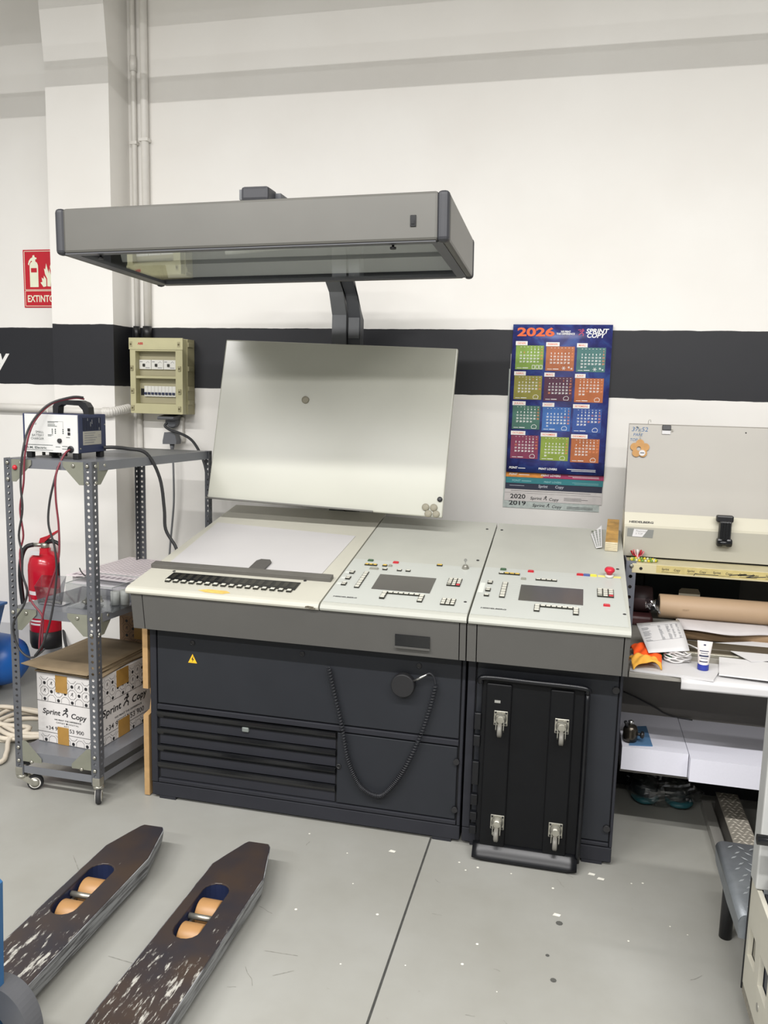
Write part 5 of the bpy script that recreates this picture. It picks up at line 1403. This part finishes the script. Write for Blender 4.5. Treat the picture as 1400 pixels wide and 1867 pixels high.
mb = MB(); mb.lathe([(.018,0),(.0335,0),(.0335,1.05),(.018,1.05)], (.425,3.285,.7245), (1,0,0), 24); mb.build('paper_tube', mat('kraft_dark', '#8d7355', .6, var=.08), r2, True)
mb = MB(); mb.grid(lambda u, v: (.432+u*.335-.01*v+.012*(1-v)*u, 3.235+v*.075-.02*math.sin(4*u)*(1-v), .7625+.002*v+.003*math.sin(9*u+2*v)*(1-v)**2-.022*(1-v)**3), 16, 6); o = mb.build('crumpled_sheet', mat('sheet_greywhite', '#b9b4b3', .6, var=.03)); solidify(o, .001); rebase(o, (.6,3.28,.752)); tag(o, 'creased greyish white sheet lying between the kraft roll and the bench front', 'paper')
mg = thing('maroon_roll', 'dark maroon rolled sleeve behind the console corner on the bench', 'roll', (.29, 3.45, .69))
mb = MB(); mb.lathe([(.02,0),(.052,.004),(.055,.08),(.052,.115),(.02,.12)], (.225,3.50,.790), (1,.0,0), 24); mb.build('sleeve', mat('maroon_dark', '#3a2a2b', .5, var=.1), mg, True)
mb = MB(); mb.rbox(.222,.345,3.42,3.58,.691,.733,.012); mb.build('sleeve_foot', mat('maroon_dark2', '#4a2a2a', .5, var=.1), mg, True)
pf = MB(); pf.rbox(.227,.315,3.60,3.69,.6905,.872,.018); o = pf.build('black_pouch', mat('pouch_black', '#151516', .6, var=.15, scale=20)); rebase(o, (.27,3.64,.69)); tag(o, 'black pouch in the dark corner below the cream shelf', 'pouch')
cp = thing('cream_flap', 'cream rounded card flap standing behind the kraft roll', 'card', (.47, 3.60, .69))
mb = MB(frame((.445,3.52,.69),(1,0,0),(0,.35,1))); mb.plate([(0,0),(.098,0),(.094,.135),(.086,.150),(.020,.150),(.010,.140)], [], 0, .002); mb.build('flap', mat('flap_beige', '#b5ab94', .6, var=.05), cp, True)
st = MB(); st.rbox(.40,1.45,3.06,3.078,.6905,.703,.002); o = st.build('steel_strip', mat('strip_steel', '#a5a294', .3, metal=.6, var=.08)); rebase(o, (.9,3.07,.69)); tag(o, 'long thin steel strip lying along the bench table behind the cream tube', 'strip')
rl = MB(); rl.rbox(.40,1.45,3.10,3.19,.6905,.712,.003); o = rl.build('dark_bar', mat('bar_brown', '#4a4335', .45, var=.1)); rebase(o, (.9,3.15,.69)); tag(o, 'long dark brown flat bar in front of the brown paper roll', 'bar')
def sheet(name, pts, z, t, m, label, cat='paper', group=None, wob=0.0):
    mb = MB(); mb.plate(pts, [], z, z+t); o = mb.build(name, m)
    c = Vector((sum(p[0] for p in pts)/len(pts), sum(p[1] for p in pts)/len(pts), z)); rebase(o, c); tag(o, label, cat, group); return o
M_SH = mat('sheet_white', '#c6c5c5', .6, var=.02, scale=8)
sheet('paper_stack', [(BX0+.004,2.812),(.486,2.782),(.545,2.955),(.235,2.985)], TZ+.0005, .009, M_SH, 'white paper stack at the left bench corner under the cloths and tube', 'paper stack')
mb = MB(); mb.grid(lambda u, v: (.384+u*.75-.0*v, 2.795+.012*u-(.020 if v < .5 else 0)+ (v-.5)*(.26 if v > .5 else 0), TZ-.034+ (v*2)*.036 if v < .5 else TZ+.0015+.003*math.sin(u*9)*(v-.5)), 14, 10)
o = mb.build('overhanging_sheet', M_SH, fix=False); solidify(o, .0008); rebase(o, (.75,2.85,TZ)); tag(o, 'white sheet folding over the bench front edge right of the tube', 'paper')
mb = MB(Matrix.Translation((.60,2.86,TZ+.012)) @ Matrix.Rotation(rad(-9),4,'Z') @ Matrix.Rotation(rad(-1.5),4,'Y')); mb.box(-.085,.40,-.045,.16,0,.005)
o = mb.build('white_board', M_WHITE); rebase(o, (.70,2.9,TZ+.012)); tag(o, 'stiff white board lying skewed on top of the overhanging sheet', 'board')
mb = MB(Matrix.Translation((.64,2.99,TZ+.019)) @ Matrix.Rotation(rad(24),4,'Z')); mb.box(0,.36,0,.22,.0,.002)
o = mb.build('paper_sheet', M_WHITE); rebase(o, (.75,3.08,TZ+.02)); tag(o, 'white sheet turned askew behind the stiff white board', 'paper')
# printed list, propped on cloths
ls = thing('printed_list', 'white printed table of figures propped up beside the console', 'paper', (.35, 3.05, .74))
P0, P1, P2, P3 = Vector((.284,2.887,.738)), Vector((.429,2.960,.738)), Vector((.420,3.225,.778)), Vector((.256,3.125,.778))
mb = MB(); mb.grid(lambda u, v: (P0.lerp(P1, u)).lerp(P3.lerp(P2, u), v) + Vector((0,0,.010*math.sin(v*3.1)*u)), 6, 8); o = mb.build('sheet', M_WHITE, ls, True, fix=False); solidify(o, .0006)
mb = MB()
def onl(u, v): return (P0.lerp(P1, u)).lerp(P3.lerp(P2, u), v) + Vector((0,0,.010*math.sin(v*3.1)*u+.0012))
def lq(u0, u1, v0, v1): mb.mesh([onl(u0,v0), onl(u1,v0), onl(u1,v1), onl(u0,v1)], [(0,1,2,3)])
random.seed(9)
for r_ in range(19):
    v = .36+r_*.026
    for (a, b) in ((.06,.28),(.44,.52),(.62,.70),(.74,.80),(.86,.92)):
        if random.random() < .85: lq(a, a+(b-a)*random.uniform(.5, 1), v, v+.010)
lq(.06,.95,.345,.35); lq(.06,.95,.86,.865); lq(.08,.3,.90,.915)
mb.build('printed_rows', mat('list_grey', '#8a8c90', .6, var=0), ls, True, fix=False)
# cloths
def cloth(name, cx, cy, z, w, d, h, m, label, seed, rz=0):
    rnd = random.Random(seed); p1, p2 = rnd.uniform(0,6), rnd.uniform(0,6)
    mb = MB(Matrix.Translation((cx,cy,z)) @ Matrix.Rotation(rz,4,'Z'))
    def f(u, v):
        x, y = u*2-1, v*2-1
        rr = 1+.06*math.sin(3*math.atan2(y,x)+p1)
        e = max(0.0, 1-(abs(x)**3+abs(y)**3)*.55)
        zz = h*e**.5*(.80+.13*math.sin(3*x+p1+2*y)+.09*math.sin(6*y-5*x+p2))
        return (x*w/2*rr, y*d/2*rr, max(0.0012, zz))
    mb.grid(f, 28, 28); o = mb.build(name, m, fix=False); solidify(o, .003); rebase(o, (cx,cy,z)); tag(o, label, 'cloth'); return o
cloth('orange_cloth', .283, 2.955, TZ+.0105, .095, .17, .040, mat('cloth_orange', '#ff5a12', .8, var=.05, scale=60), 'bright orange cloth crumpled under the printed list', 3)
cloth('yellow_cloth', .268, 2.846, TZ+.0105, .095, .075, .046, mat('cloth_yellow', '#e2a63f', .85, var=.10, scale=70), 'folded yellow dust cloth at the bench front in front of the orange cloth', 12, .25)
cloth('green_cloth', .345, 2.972, TZ+.0105, .05, .05, .026, mat('cloth_green', '#1d5a3c', .8, var=.08), 'small dark green cloth between the orange cloth and the cable coil', 7)
random.seed(21); pts = []
for k in range(60):
    a = k*.62; r = .036+.008*math.sin(k*1.3)
    pts.append((.388+r*math.cos(a)*1.05, 2.945+r*.85*math.sin(a), TZ+.012+.0006*k+.004*math.sin(k*2.3)))
pts += [(.40,3.02,TZ+.03),(.36,3.10,TZ+.035),(.42,3.13,TZ+.03),(.47,3.06,TZ+.03)]
cable('cable_coil', pts, .0028, mat('cable_white', '#cfcdcb', .4, var=0), 'coiled white cable on the bench beside the cream tube', (.388,2.945,TZ+.01))
ct = thing('hand_cream_tube', 'white hand cream tube standing on its blue cap at the bench front', 'tube', (.465, 2.88, TZ+.0095), (0,0,rad(-6)))
mb = MB(); mb.lathe([(.0185,0),(.019,.002),(.0185,.020),(.018,.021)], (0,0,.0003), seg=24); mb.build('cap', mat('cap_blue', '#27368f', .35, var=.03), ct)
mb = MB(); mb.grid(lambda u, v: ((.0175+.0075*v)*math.cos(2*math.pi*u), (.0175*(1-v)+.0012)*math.sin(2*math.pi*u), .021+.080*v), 28, 8); mb.build('tube_body', mat('tube_white', '#d3cecb', .35, var=.02), ct, fix=False)
mb = MB()
def tq(x0, x1, z0, z1):
    def q(x, z): 
        v = (z-.021)/.080; return (x*(1+.3*v), -(.0175*(1-v)+.0012)*math.sqrt(max(.05, 1-(x*(1+.3*v)/(.0175+.0075*v))**2))-.0006, z)
    n = 4
    for i in range(n):
        a = x0+(x1-x0)*i/n; b = x0+(x1-x0)*(i+1)/n
        mb.mesh([q(a,z0),q(b,z0),q(b,z1),q(a,z1)], [(0,1,2,3)])
for (a, b, z0, z1) in ((-.014,.013,.048,.054),(-.013,.012,.030,.034),(-.003,.003,.086,.091),(-.013,.012,.066,.069),(-.010,.010,.059,.061),(-.010,.011,.042,.044)): tq(a, b, z0, z1)
mb.build('tube_print', mat('tube_navy', '#343a52', .5, var=0), ct, fix=False)

# ---- lower shelf: two paper stacks, blue cloth, dark motor, thin cable
def ream(x0, x1, y0, y1, z0, z1, label):
    mb = MB(); mb.box(x0, x1, y0, y1, z0, z1); o = mb.build('paper_stack', mat('stack_white', '#d0d0d9', .6, var=.015, scale=150)); rebase(o, ((x0+x1)/2,(y0+y1)/2,z0)); tag(o, label, 'paper stack'); return o
ream(BX0+.003, .4460, 2.905, 3.249, .2908, .377, 'tall stack of white paper on the lower bench shelf, under the blue cloth')
ream(.4485, 1.10, 2.872, 3.249, .2908, .376, 'wide white paper stack on the lower bench shelf, further forward than its neighbour')
sheet('blue_cloth', [(.243,2.918),(.326,2.934),(.318,3.118),(.276,3.10)], .3776, .003, mat('cloth_blue', '#4c7194', .8, var=.08), 'blue cloth under the dark motor on the left paper stack', 'cloth')
mt = thing('small_motor', 'dark steel round motor with a knob on the blue cloth', 'motor', (.25, 2.96, .381))
mb = MB(); mb.lathe([(.016,0),(.024,.004),(.026,.02),(.026,.045),(.020,.058),(.008,.064)], (.248,2.955,.3808), seg=22); mb.build('motor_body', mat('gunmetal', '#4f4a42', .25, metal=.85, var=.1), mt, True)
mb = MB(); mb.lathe([(.006,0),(.010,.003),(.010,.012),(.004,.016)], (.248,2.955,.444), seg=14); mb.build('motor_stub', M_STEEL, mt, True)
mb = MB(); mb.cyl((.268,2.952,.412),(.286,2.947,.412),.006,10); mb.lathe([(.011,0),(.013,.004),(.013,.010),(.008,.013)], (.283,2.947,.412), (1,-.2,0), 16); mb.build('side_knob', M_BLK, mt, True)
mb = MB(); mb.cyl((.236,2.94,.44),(.226,2.93,.462),.006,10); mb.build('side_lever', M_BLK, mt, True)
cable('bench_wire', [(.235,3.246,.462),(.270,3.246,.450),(.310,3.246,.433),(.365,3.246,.409),(.395,3.246,.392),(.440,3.242,.383),(.50,3.235,.380)], .003, M_LB, 'thin black wire slanting across the grey panel under the bench', (.36,3.24,.38))
# plastic bag with dark contents on the floor
bg = thing('plastic_bag', 'clear plastic bag holding two dark bundles on the floor under the bench', 'bag', (.42, 3.27, 0))
def blob(cx, cy, cz, rx_, ry_, rz_, amp, seed, fl=0.0):
    rnd = random.Random(seed); ph = [rnd.uniform(0, 6) for _ in range(6)]
    def f(u, v):
        a = 2*math.pi*u; b = math.pi*(v-.5)
        d = 1+amp*(math.sin(3*a+ph[0])*math.cos(2*b+ph[1])+.6*math.sin(7*a+ph[2]+3*b)+.5*math.sin(11*b+ph[3]+2*a))*math.cos(b)
        return (cx+rx_*d*math.cos(a)*math.cos(b), cy+ry_*d*math.sin(a)*math.cos(b), max(fl, cz+rz_*d*math.sin(b)))
    return f
for (x, sd) in ((.343,1),(.473,2)):
    mb = MB(); mb.grid(blob(x,3.27,.065,.052,.06,.052,.05,sd,.012), 26, 16); bd = mb.build('dark_bundle', mat('bundle_dark', '#1c2326', .5, var=.1), bg, True, fix=False)
    mb = MB(); mb.grid(blob(x+.004,3.262,.028,.054,.060,.020,.03,sd+5,.010), 26, 10); mb.build('teal_sole', mat('sole_teal', '#1f545a', .5, var=.08), bd, True, fix=False)
mb = MB(); mb.grid(blob(.408,3.27,.068,.142,.082,.066,.10,4,.002), 46, 26, False); mb.build('bag_film', clear_mat('bag_clear', (.88,.9,.9,1), .10, (1,1,1,1), .16, 1.45), bg, True, fix=False)

# ================================================================== STEP, PLANK and PRESS at the right edge
def tread_plate(name, base, rough, metal, sc):
    M = mat(name, base, rough, metal, var=.10, scale=30)
    nt = M.node_tree; b = nt.nodes['Principled BSDF']
    w = nt.nodes.new('ShaderNodeTexNoise'); w.inputs['Scale'].default_value = 60
    bp = nt.nodes.new('ShaderNodeBump'); bp.inputs['Strength'].default_value = .2; bp.inputs['Distance'].default_value = .002
    nt.links.new(w.outputs['Fac'], bp.inputs['Height']); nt.links.new(bp.outputs['Normal'], b.inputs['Normal'])
    return M
M_TREAD = tread_plate('tread_grey', '#74797d', .42, .25, 1); M_TREADB = tread_plate('tread_bright', '#a8a296', .34, .45, 1)
def lozenges(mb, x0, x1, y0, y1, z, p, l, w):
    nx = int((x1-x0)/p); ny = int((y1-y0)/p)
    for i in range(nx+1):
        for k in range(ny+1):
            x = x0+i*p+(p*.5 if k % 2 else 0); y = y0+k*p
            if x > x1-.006 or x < x0+.006 or y > y1: continue
            a = .75 if (i+k) % 2 else -.75
            c, s = math.cos(a), math.sin(a)
            P = [(-l/2,0),(0,w/2),(l/2,0),(0,-w/2)]
            Q = [(x+px*c-py*s, y+px*s+py*c) for px, py in P]
            V = [(q[0],q[1],z) for q in Q]+[(x,y,z+.0018)]
            mb.mesh(V, [(0,1,4),(1,2,4),(2,3,4),(3,0,4)])
sp = thing('foot_step', 'grey tread plate foot step on a black leg beside the press', 'step', (.62, 2.32, 0))
mb = MB()
def steptop(u, v):
    # rolled left lip, flat top
    y = 2.130+v*.372
    if u < .3:
        a = (u/.3)*math.pi/2
        return (.504-.020*math.cos(a), y, .260+.020*math.sin(a))
    return (.504+(u-.3)/.7*.34, y, .280)
mb.grid(steptop, 20, 2); 
mb.mesh([(.484,2.130,.260),(.490,2.130,.274),(.504,2.130,.280),(.84,2.130,.280),(.84,2.130,.20),(.488,2.130,.214)], [(0,1,2,3,4,5)])
mb.mesh([(.484,2.130,.260),(.484,2.502,.260),(.488,2.502,.214),(.488,2.30,.205),(.488,2.130,.214)], [(0,1,2,3,4)])
mb.mesh([(.504,2.502,.280),(.844,2.502,.280),(.844,2.502,.225),(.488,2.502,.225),(.484,2.502,.260)], [(0,1,2,3,4)])
o = mb.build('tread', M_TREAD, sp, True); solidify(o, .003)
mb = MB(); lozenges(mb, .504, .83, 2.145, 2.49, .2816, .030, .026, .0070); mb.build('tread_pattern', mat('tread_light', '#a3a8ab', .35, metal=.2), sp, True)
mb = MB(); mb.cyl((.523,2.452,0),(.523,2.452,.27),.0185,18); mb.build('leg', M_BLK, sp, True)
mb = MB(); mb.cyl((.80,2.452,0),(.80,2.452,.27),.0185,18); mb.build('leg', M_BLK, sp, True)
pk = thing('tread_plank', 'bright tread plate plank on the floor reaching under the bench', 'plank', (.645, 2.95, 0))
mb = MB(); mb.box(.606,.684,2.60,3.22,.02,.100); mb.build('plank_body', mat('plank_dark', '#3d3a36', .5, var=.1), pk, True)
mb = MB(); mb.box(.605,.685,2.60,3.22,.100,.103); mb.build('plank_plate', M_TREADB, pk, True)
mb = MB(); lozenges(mb, .606, .684, 2.61, 3.21, .1032, .020, .022, .006); mb.build('tread_pattern', mat('tread_glint', '#cfc9bb', .3, metal=.3), pk, True)
mb = MB(); mb.box(.565,.600,2.60,3.28,.0,.035); mb.box(.600,.606,2.60,3.28,.0,.025); mb.build('side_channel', M_ALU, pk, True)
mb = MB(); mb.box(.612,.678,2.70,3.1,.0,.02); mb.build('plank_foot', M_DARK, pk, True)

# press: tall side panel and low cream front panel with openings
ps = thing('printing_press', 'cream and grey printing press side with dark openings at the right edge', 'machine', (.8, 1.8, 0))
M_PRC = mat('press_cream', '#b9b6a8', .45, var=.03); M_PRG = mat('press_grey', '#a9aaa7', .45, var=.03)
mb = MB(); mb.rbox(.499,1.1,2.055,2.118,.40,.98,.004); tpn = mb.build('tall_panel', M_PRG, ps, True)
FPX = frame((.504, 2.118, .10), (0,-1,0), (0,0,1))      # left face of the low panel: x towards the camera, y up
mb = MB(FPX)
op1 = [(.024,.174),(.092,.177),(.104,.100),(.018,.091)]
op2 = [(.141,.179),(.228,.185),(.228,.10),(.144,.098)]
mb.plate([(0,0),(.95,0),(.95,.30),(.0,.297)], [op1, op2], -.012, 0); mb.build('low_panel', M_PRC, ps, True)
mb = MB(FPX); mb.plate([(-.004,-.02),(0,-.02),(0,.30),(-.004,.30)], [], -.03, .003); mb.build('edge_strip', M_DARK, ps, True)
mb = MB(FPX); mb.plate(op1, [], -.030, -.014); mb.build('opening_plate', mat('opening_olive', '#7d7a70', .5, var=.05), ps, True)
mb = MB(FPX); mb.plate(op2, [], -.030, -.014); mb.build('opening_plate', mat('opening_navy', '#1d2434', .4, var=.1), ps, True)
mb = MB(FPX)
mb.lathe([(.010,-.002),(.010,.0015)], (.165,.055,0), (0,0,1), 16); mb.build('panel_plug', mat('plug_metal', '#8f8d84', .4, metal=.3), ps, True)
mb = MB(FPX); mb.box(0,.95,-.030,-.002,-.014,-.001); mb.build('ribbed_edge', mat('edge_rib', '#7c776b', .5, var=.3, scale=140), ps, True)
mb = MB(); mb.box(.52,1.1,1.17,2.05,.10,.395); mb.build('press_body', mat('press_dark', '#2b2d31', .5, var=.08), ps, True)
mb = MB(); mb.box(.53,.60,1.8,2.1,0,.10); mb.box(.53,.60,1.2,1.4,0,.10); mb.build('press_foot', M_DARK, ps, True)
mb = MB(); mb.prism([(2.05,.44),(1.99,.46),(1.95,.43),(1.95,.395),(2.05,.395)], .53, .75); mb.build('side_guard', mat('guard_grey', '#55555a', .5, var=.05), ps, True)
mb = MB(); mb.cyl((.478,2.0,.563),(.64,2.0,.563),.0125,16); mb.cyl((.535,2.0,.563),(.535,2.06,.563),.010,12); mb.tube([(.530,2.0,.56),(.525,2.0,.50),(.535,1.99,.44)], .012, 10); mb.build('black_handle', M_BLKG, ps, True)

# ================================================================== PALLET TRUCK in the left foreground
def worn_fork():
    M = bpy.data.materials.new('worn_fork_paint'); M.use_nodes = True
    nt = M.node_tree; b = nt.nodes['Principled BSDF']; L = nt.links
    tc = nt.nodes.new('ShaderNodeTexCoord'); mp = nt.nodes.new('ShaderNodeMapping'); mp.inputs['Scale'].default_value = (26, 5, 20)
    L.new(tc.outputs['Object'], mp.inputs['Vector'])
    n = nt.nodes.new('ShaderNodeTexNoise'); n.inputs['Scale'].default_value = 2.2; n.inputs['Detail'].default_value = 9; n.inputs['Roughness'].default_value = .72; L.new(mp.outputs[0], n.inputs['Vector'])
    sep = nt.nodes.new('ShaderNodeSeparateXYZ'); L.new(tc.outputs['Object'], sep.inputs[0])
    # more bare metal towards the heel of the fork
    g = nt.nodes.new('ShaderNodeMapRange'); g.inputs['From Min'].default_value = .55; g.inputs['From Max'].default_value = -.05; g.inputs['To Min'].default_value = -.06; g.inputs['To Max'].default_value = .10; L.new(sep.outputs['Y'], g.inputs['Value'])
    a = nt.nodes.new('ShaderNodeMath'); a.operation = 'ADD'; L.new(n.outputs['Fac'], a.inputs[0]); L.new(g.outputs[0], a.inputs[1])
    r = nt.nodes.new('ShaderNodeValToRGB'); r.color_ramp.elements[0].position = .635; r.color_ramp.elements[1].position = .70
    r.color_ramp.elements[0].color = (0,0,0,1); r.color_ramp.elements[1].color = (1,1,1,1); L.new(a.outputs[0], r.inputs['Fac'])
    n2 = nt.nodes.new('ShaderNodeTexNoise'); n2.inputs['Scale'].default_value = 7; n2.inputs['Detail'].default_value = 6; L.new(tc.outputs['Object'], n2.inputs['Vector'])
    r2 = nt.nodes.new('ShaderNodeValToRGB'); e = r2.color_ramp.elements; e[0].position = .35; e[0].color = C('#2a282d'); e[1].position = .68; e[1].color = C('#3b3029'); L.new(n2.outputs['Fac'], r2.inputs['Fac'])
    mx = nt.nodes.new('ShaderNodeMix'); mx.data_type = 'RGBA'; L.new(r.outputs['Color'], mx.inputs['Factor']); L.new(r2.outputs['Color'], mx.inputs['A']); mx.inputs['B'].default_value = C('#a9a79f')
    L.new(mx.outputs['Result'], b.inputs['Base Color']); b.inputs['Roughness'].default_value = .38
    return M
def worn_side():
    M = bpy.data.materials.new('worn_fork_side'); M.use_nodes = True
    nt = M.node_tree; b = nt.nodes['Principled BSDF']; L = nt.links
    tc = nt.nodes.new('ShaderNodeTexCoord'); mp = nt.nodes.new('ShaderNodeMapping'); mp.inputs['Scale'].default_value = (4, 3, 40); L.new(tc.outputs['Object'], mp.inputs['Vector'])
    n = nt.nodes.new('ShaderNodeTexNoise'); n.inputs['Scale'].default_value = 2.0; n.inputs['Detail'].default_value = 8; n.inputs['Roughness'].default_value = .65; L.new(mp.outputs[0], n.inputs['Vector'])
    r = nt.nodes.new('ShaderNodeValToRGB'); e = r.color_ramp.elements; e[0].position = .40; e[0].color = C('#2f2d31'); e[1].position = .56; e[1].color = C('#8b8d8e')
    L.new(n.outputs['Fac'], r.inputs['Fac']); L.new(r.outputs['Color'], b.inputs['Base Color']); b.inputs['Roughness'].default_value = .42
    return M
M_FK, M_FKS = worn_fork(), worn_side()
jk = thing('pallet_truck', 'hand pallet truck with two worn dark forks and orange rollers in the foreground', 'pallet truck', (-1.177, 1.75, 0))
def fork(x0, x1):
    cx = (x0+x1)/2 - .012; tz = .090
    L = 1.42
    P = [(x0, L), (x0, 2.255), (cx-.030, 2.395), (cx-.022, 2.408), (cx+.050, 2.410), (cx+.060, 2.395), (x1, 2.225), (x1, L)]
    sc, sw = cx - .008, .041
    slot = []
    for k in range(9):
        a = math.pi*k/8; slot.append((sc+sw*math.cos(a), 2.118+sw*math.sin(a)))
    for k in range(9):
        a = math.pi+math.pi*k/8; slot.append((sc+sw*math.cos(a), 1.935+sw*math.sin(a)))
    mb = MB(); mb.plate(P, [slot], tz-.006, tz)
    f = mb.build('fork', M_FK, jk, True)
    bv = f.modifiers.new('round', 'BEVEL'); bv.width = .004; bv.segments = 2; bv.limit_method = 'ANGLE'
    # skirts running down from the top, drawn in slightly at the foot
    mb = MB()
    Q = [(p[0], p[1]) for p in P]
    ins = lambda p, d: (p[0] + (d if p[0] < cx else -d), p[1] - (d if p[1] > 2.3 else 0))
    for i in range(len(Q)-1):
        a, b = Q[i], Q[i+1]
        a1, b1, a2, b2 = ins(a, .004), ins(b, .004), ins(a, .010), ins(b, .010)
        z1, z2 = .052, .026
        if a[1] > 2.38 and b[1] > 2.38: z1, z2 = .062, .045
        mb.mesh([(a[0],a[1],tz-.002),(b[0],b[1],tz-.002),(b1[0],b1[1],z1),(a1[0],a1[1],z1),(b2[0],b2[1],z2),(a2[0],a2[1],z2)], [(0,1,2,3),(3,2,4,5)])
    s_ = mb.build('fork_skirt', M_FKS, f, True); solidify(s_, .004)
    # blue wheel well, two rollers, the bar between
    mb = MB()
    n = len(slot)
    A = [mb.v((x, y, tz-.004)) for x, y in slot]; B = [mb.v((x, y, .018)) for x, y in slot]
    for i in range(n):
        j = (i+1) % n; mb.face([A[i], A[j], B[j], B[i]])
    mb.build('wheel_well', mat('well_blue', '#1f2742', .4, var=.08), f, True, fix=False)
    for y in (1.962, 2.078):
        mb = MB(); mb.lathe([(.030,-.034),(.039,-.033),(.041,-.030),(.041,.030),(.039,.033),(.030,.034)], (sc, y, .0415), (1,0,0), 32); mb.build('roller', mat('roller_orange', '#9f784c', .45, var=.04), f, True)
        mb = MB(); mb.cyl((sc-.038,y,.0415),(sc+.038,y,.0415),.010,12); mb.build('roller_axle', M_RUB, f, True)
    mb = MB(); mb.cyl((sc-.038,2.020,.068),(sc+.038,2.020,.068),.0085,14); mb.box(sc-.038,sc-.030,1.95,2.09,.040,.052); mb.build('roller_bar', M_ZINC, f, True)
fork(-1.462, -1.288); fork(-1.074, -.886)
M_BLUE = mat('truck_blue', '#2b5a85', .4, var=.12, scale=9)
mb = MB(); mb.box(-1.462,-.886,1.36,1.42,.045,.088); mb.build('cross_frame', M_BLUE, jk, True)
# grey arched guard in front of the steering wheel
mb = MB()
arch = []
for k in range(29):
    a = math.pi*(.02+.96*k/28); arch.append((-1.178+.086*math.cos(a), .178+.118*math.sin(a)))
arch_in = []
for k in range(29):
    a = math.pi*(.98-.96*k/28); arch_in.append((-1.190+.050*math.cos(a), .150+.085*math.sin(a)))
poly = [(-1.092,.02)] + arch + [(-1.264,.02), (-1.240,.02)] + arch_in + [(-1.140,.02)]
mb.prism(poly, 1.375, 1.425, 'y'); mb.build('wheel_guard', mat('guard_grey2', '#58595c', .45, var=.05), jk, True)
mb = MB(); mb.lathe([(.040,-.025),(.090,-.024),(.094,-.018),(.094,.018),(.090,.024),(.040,.025)], (-1.19,1.37,.095), (1,0,0), 32); mb.build('steering_wheel', M_BLKG, jk, True)
mb = MB(); mb.prism([(-1.36,.20),(-1.36,.60),(-1.20,.575),(-1.158,.54),(-1.170,.19)], 1.24, 1.395, 'y'); mb.build('pump_body', M_BLUE, jk, True)
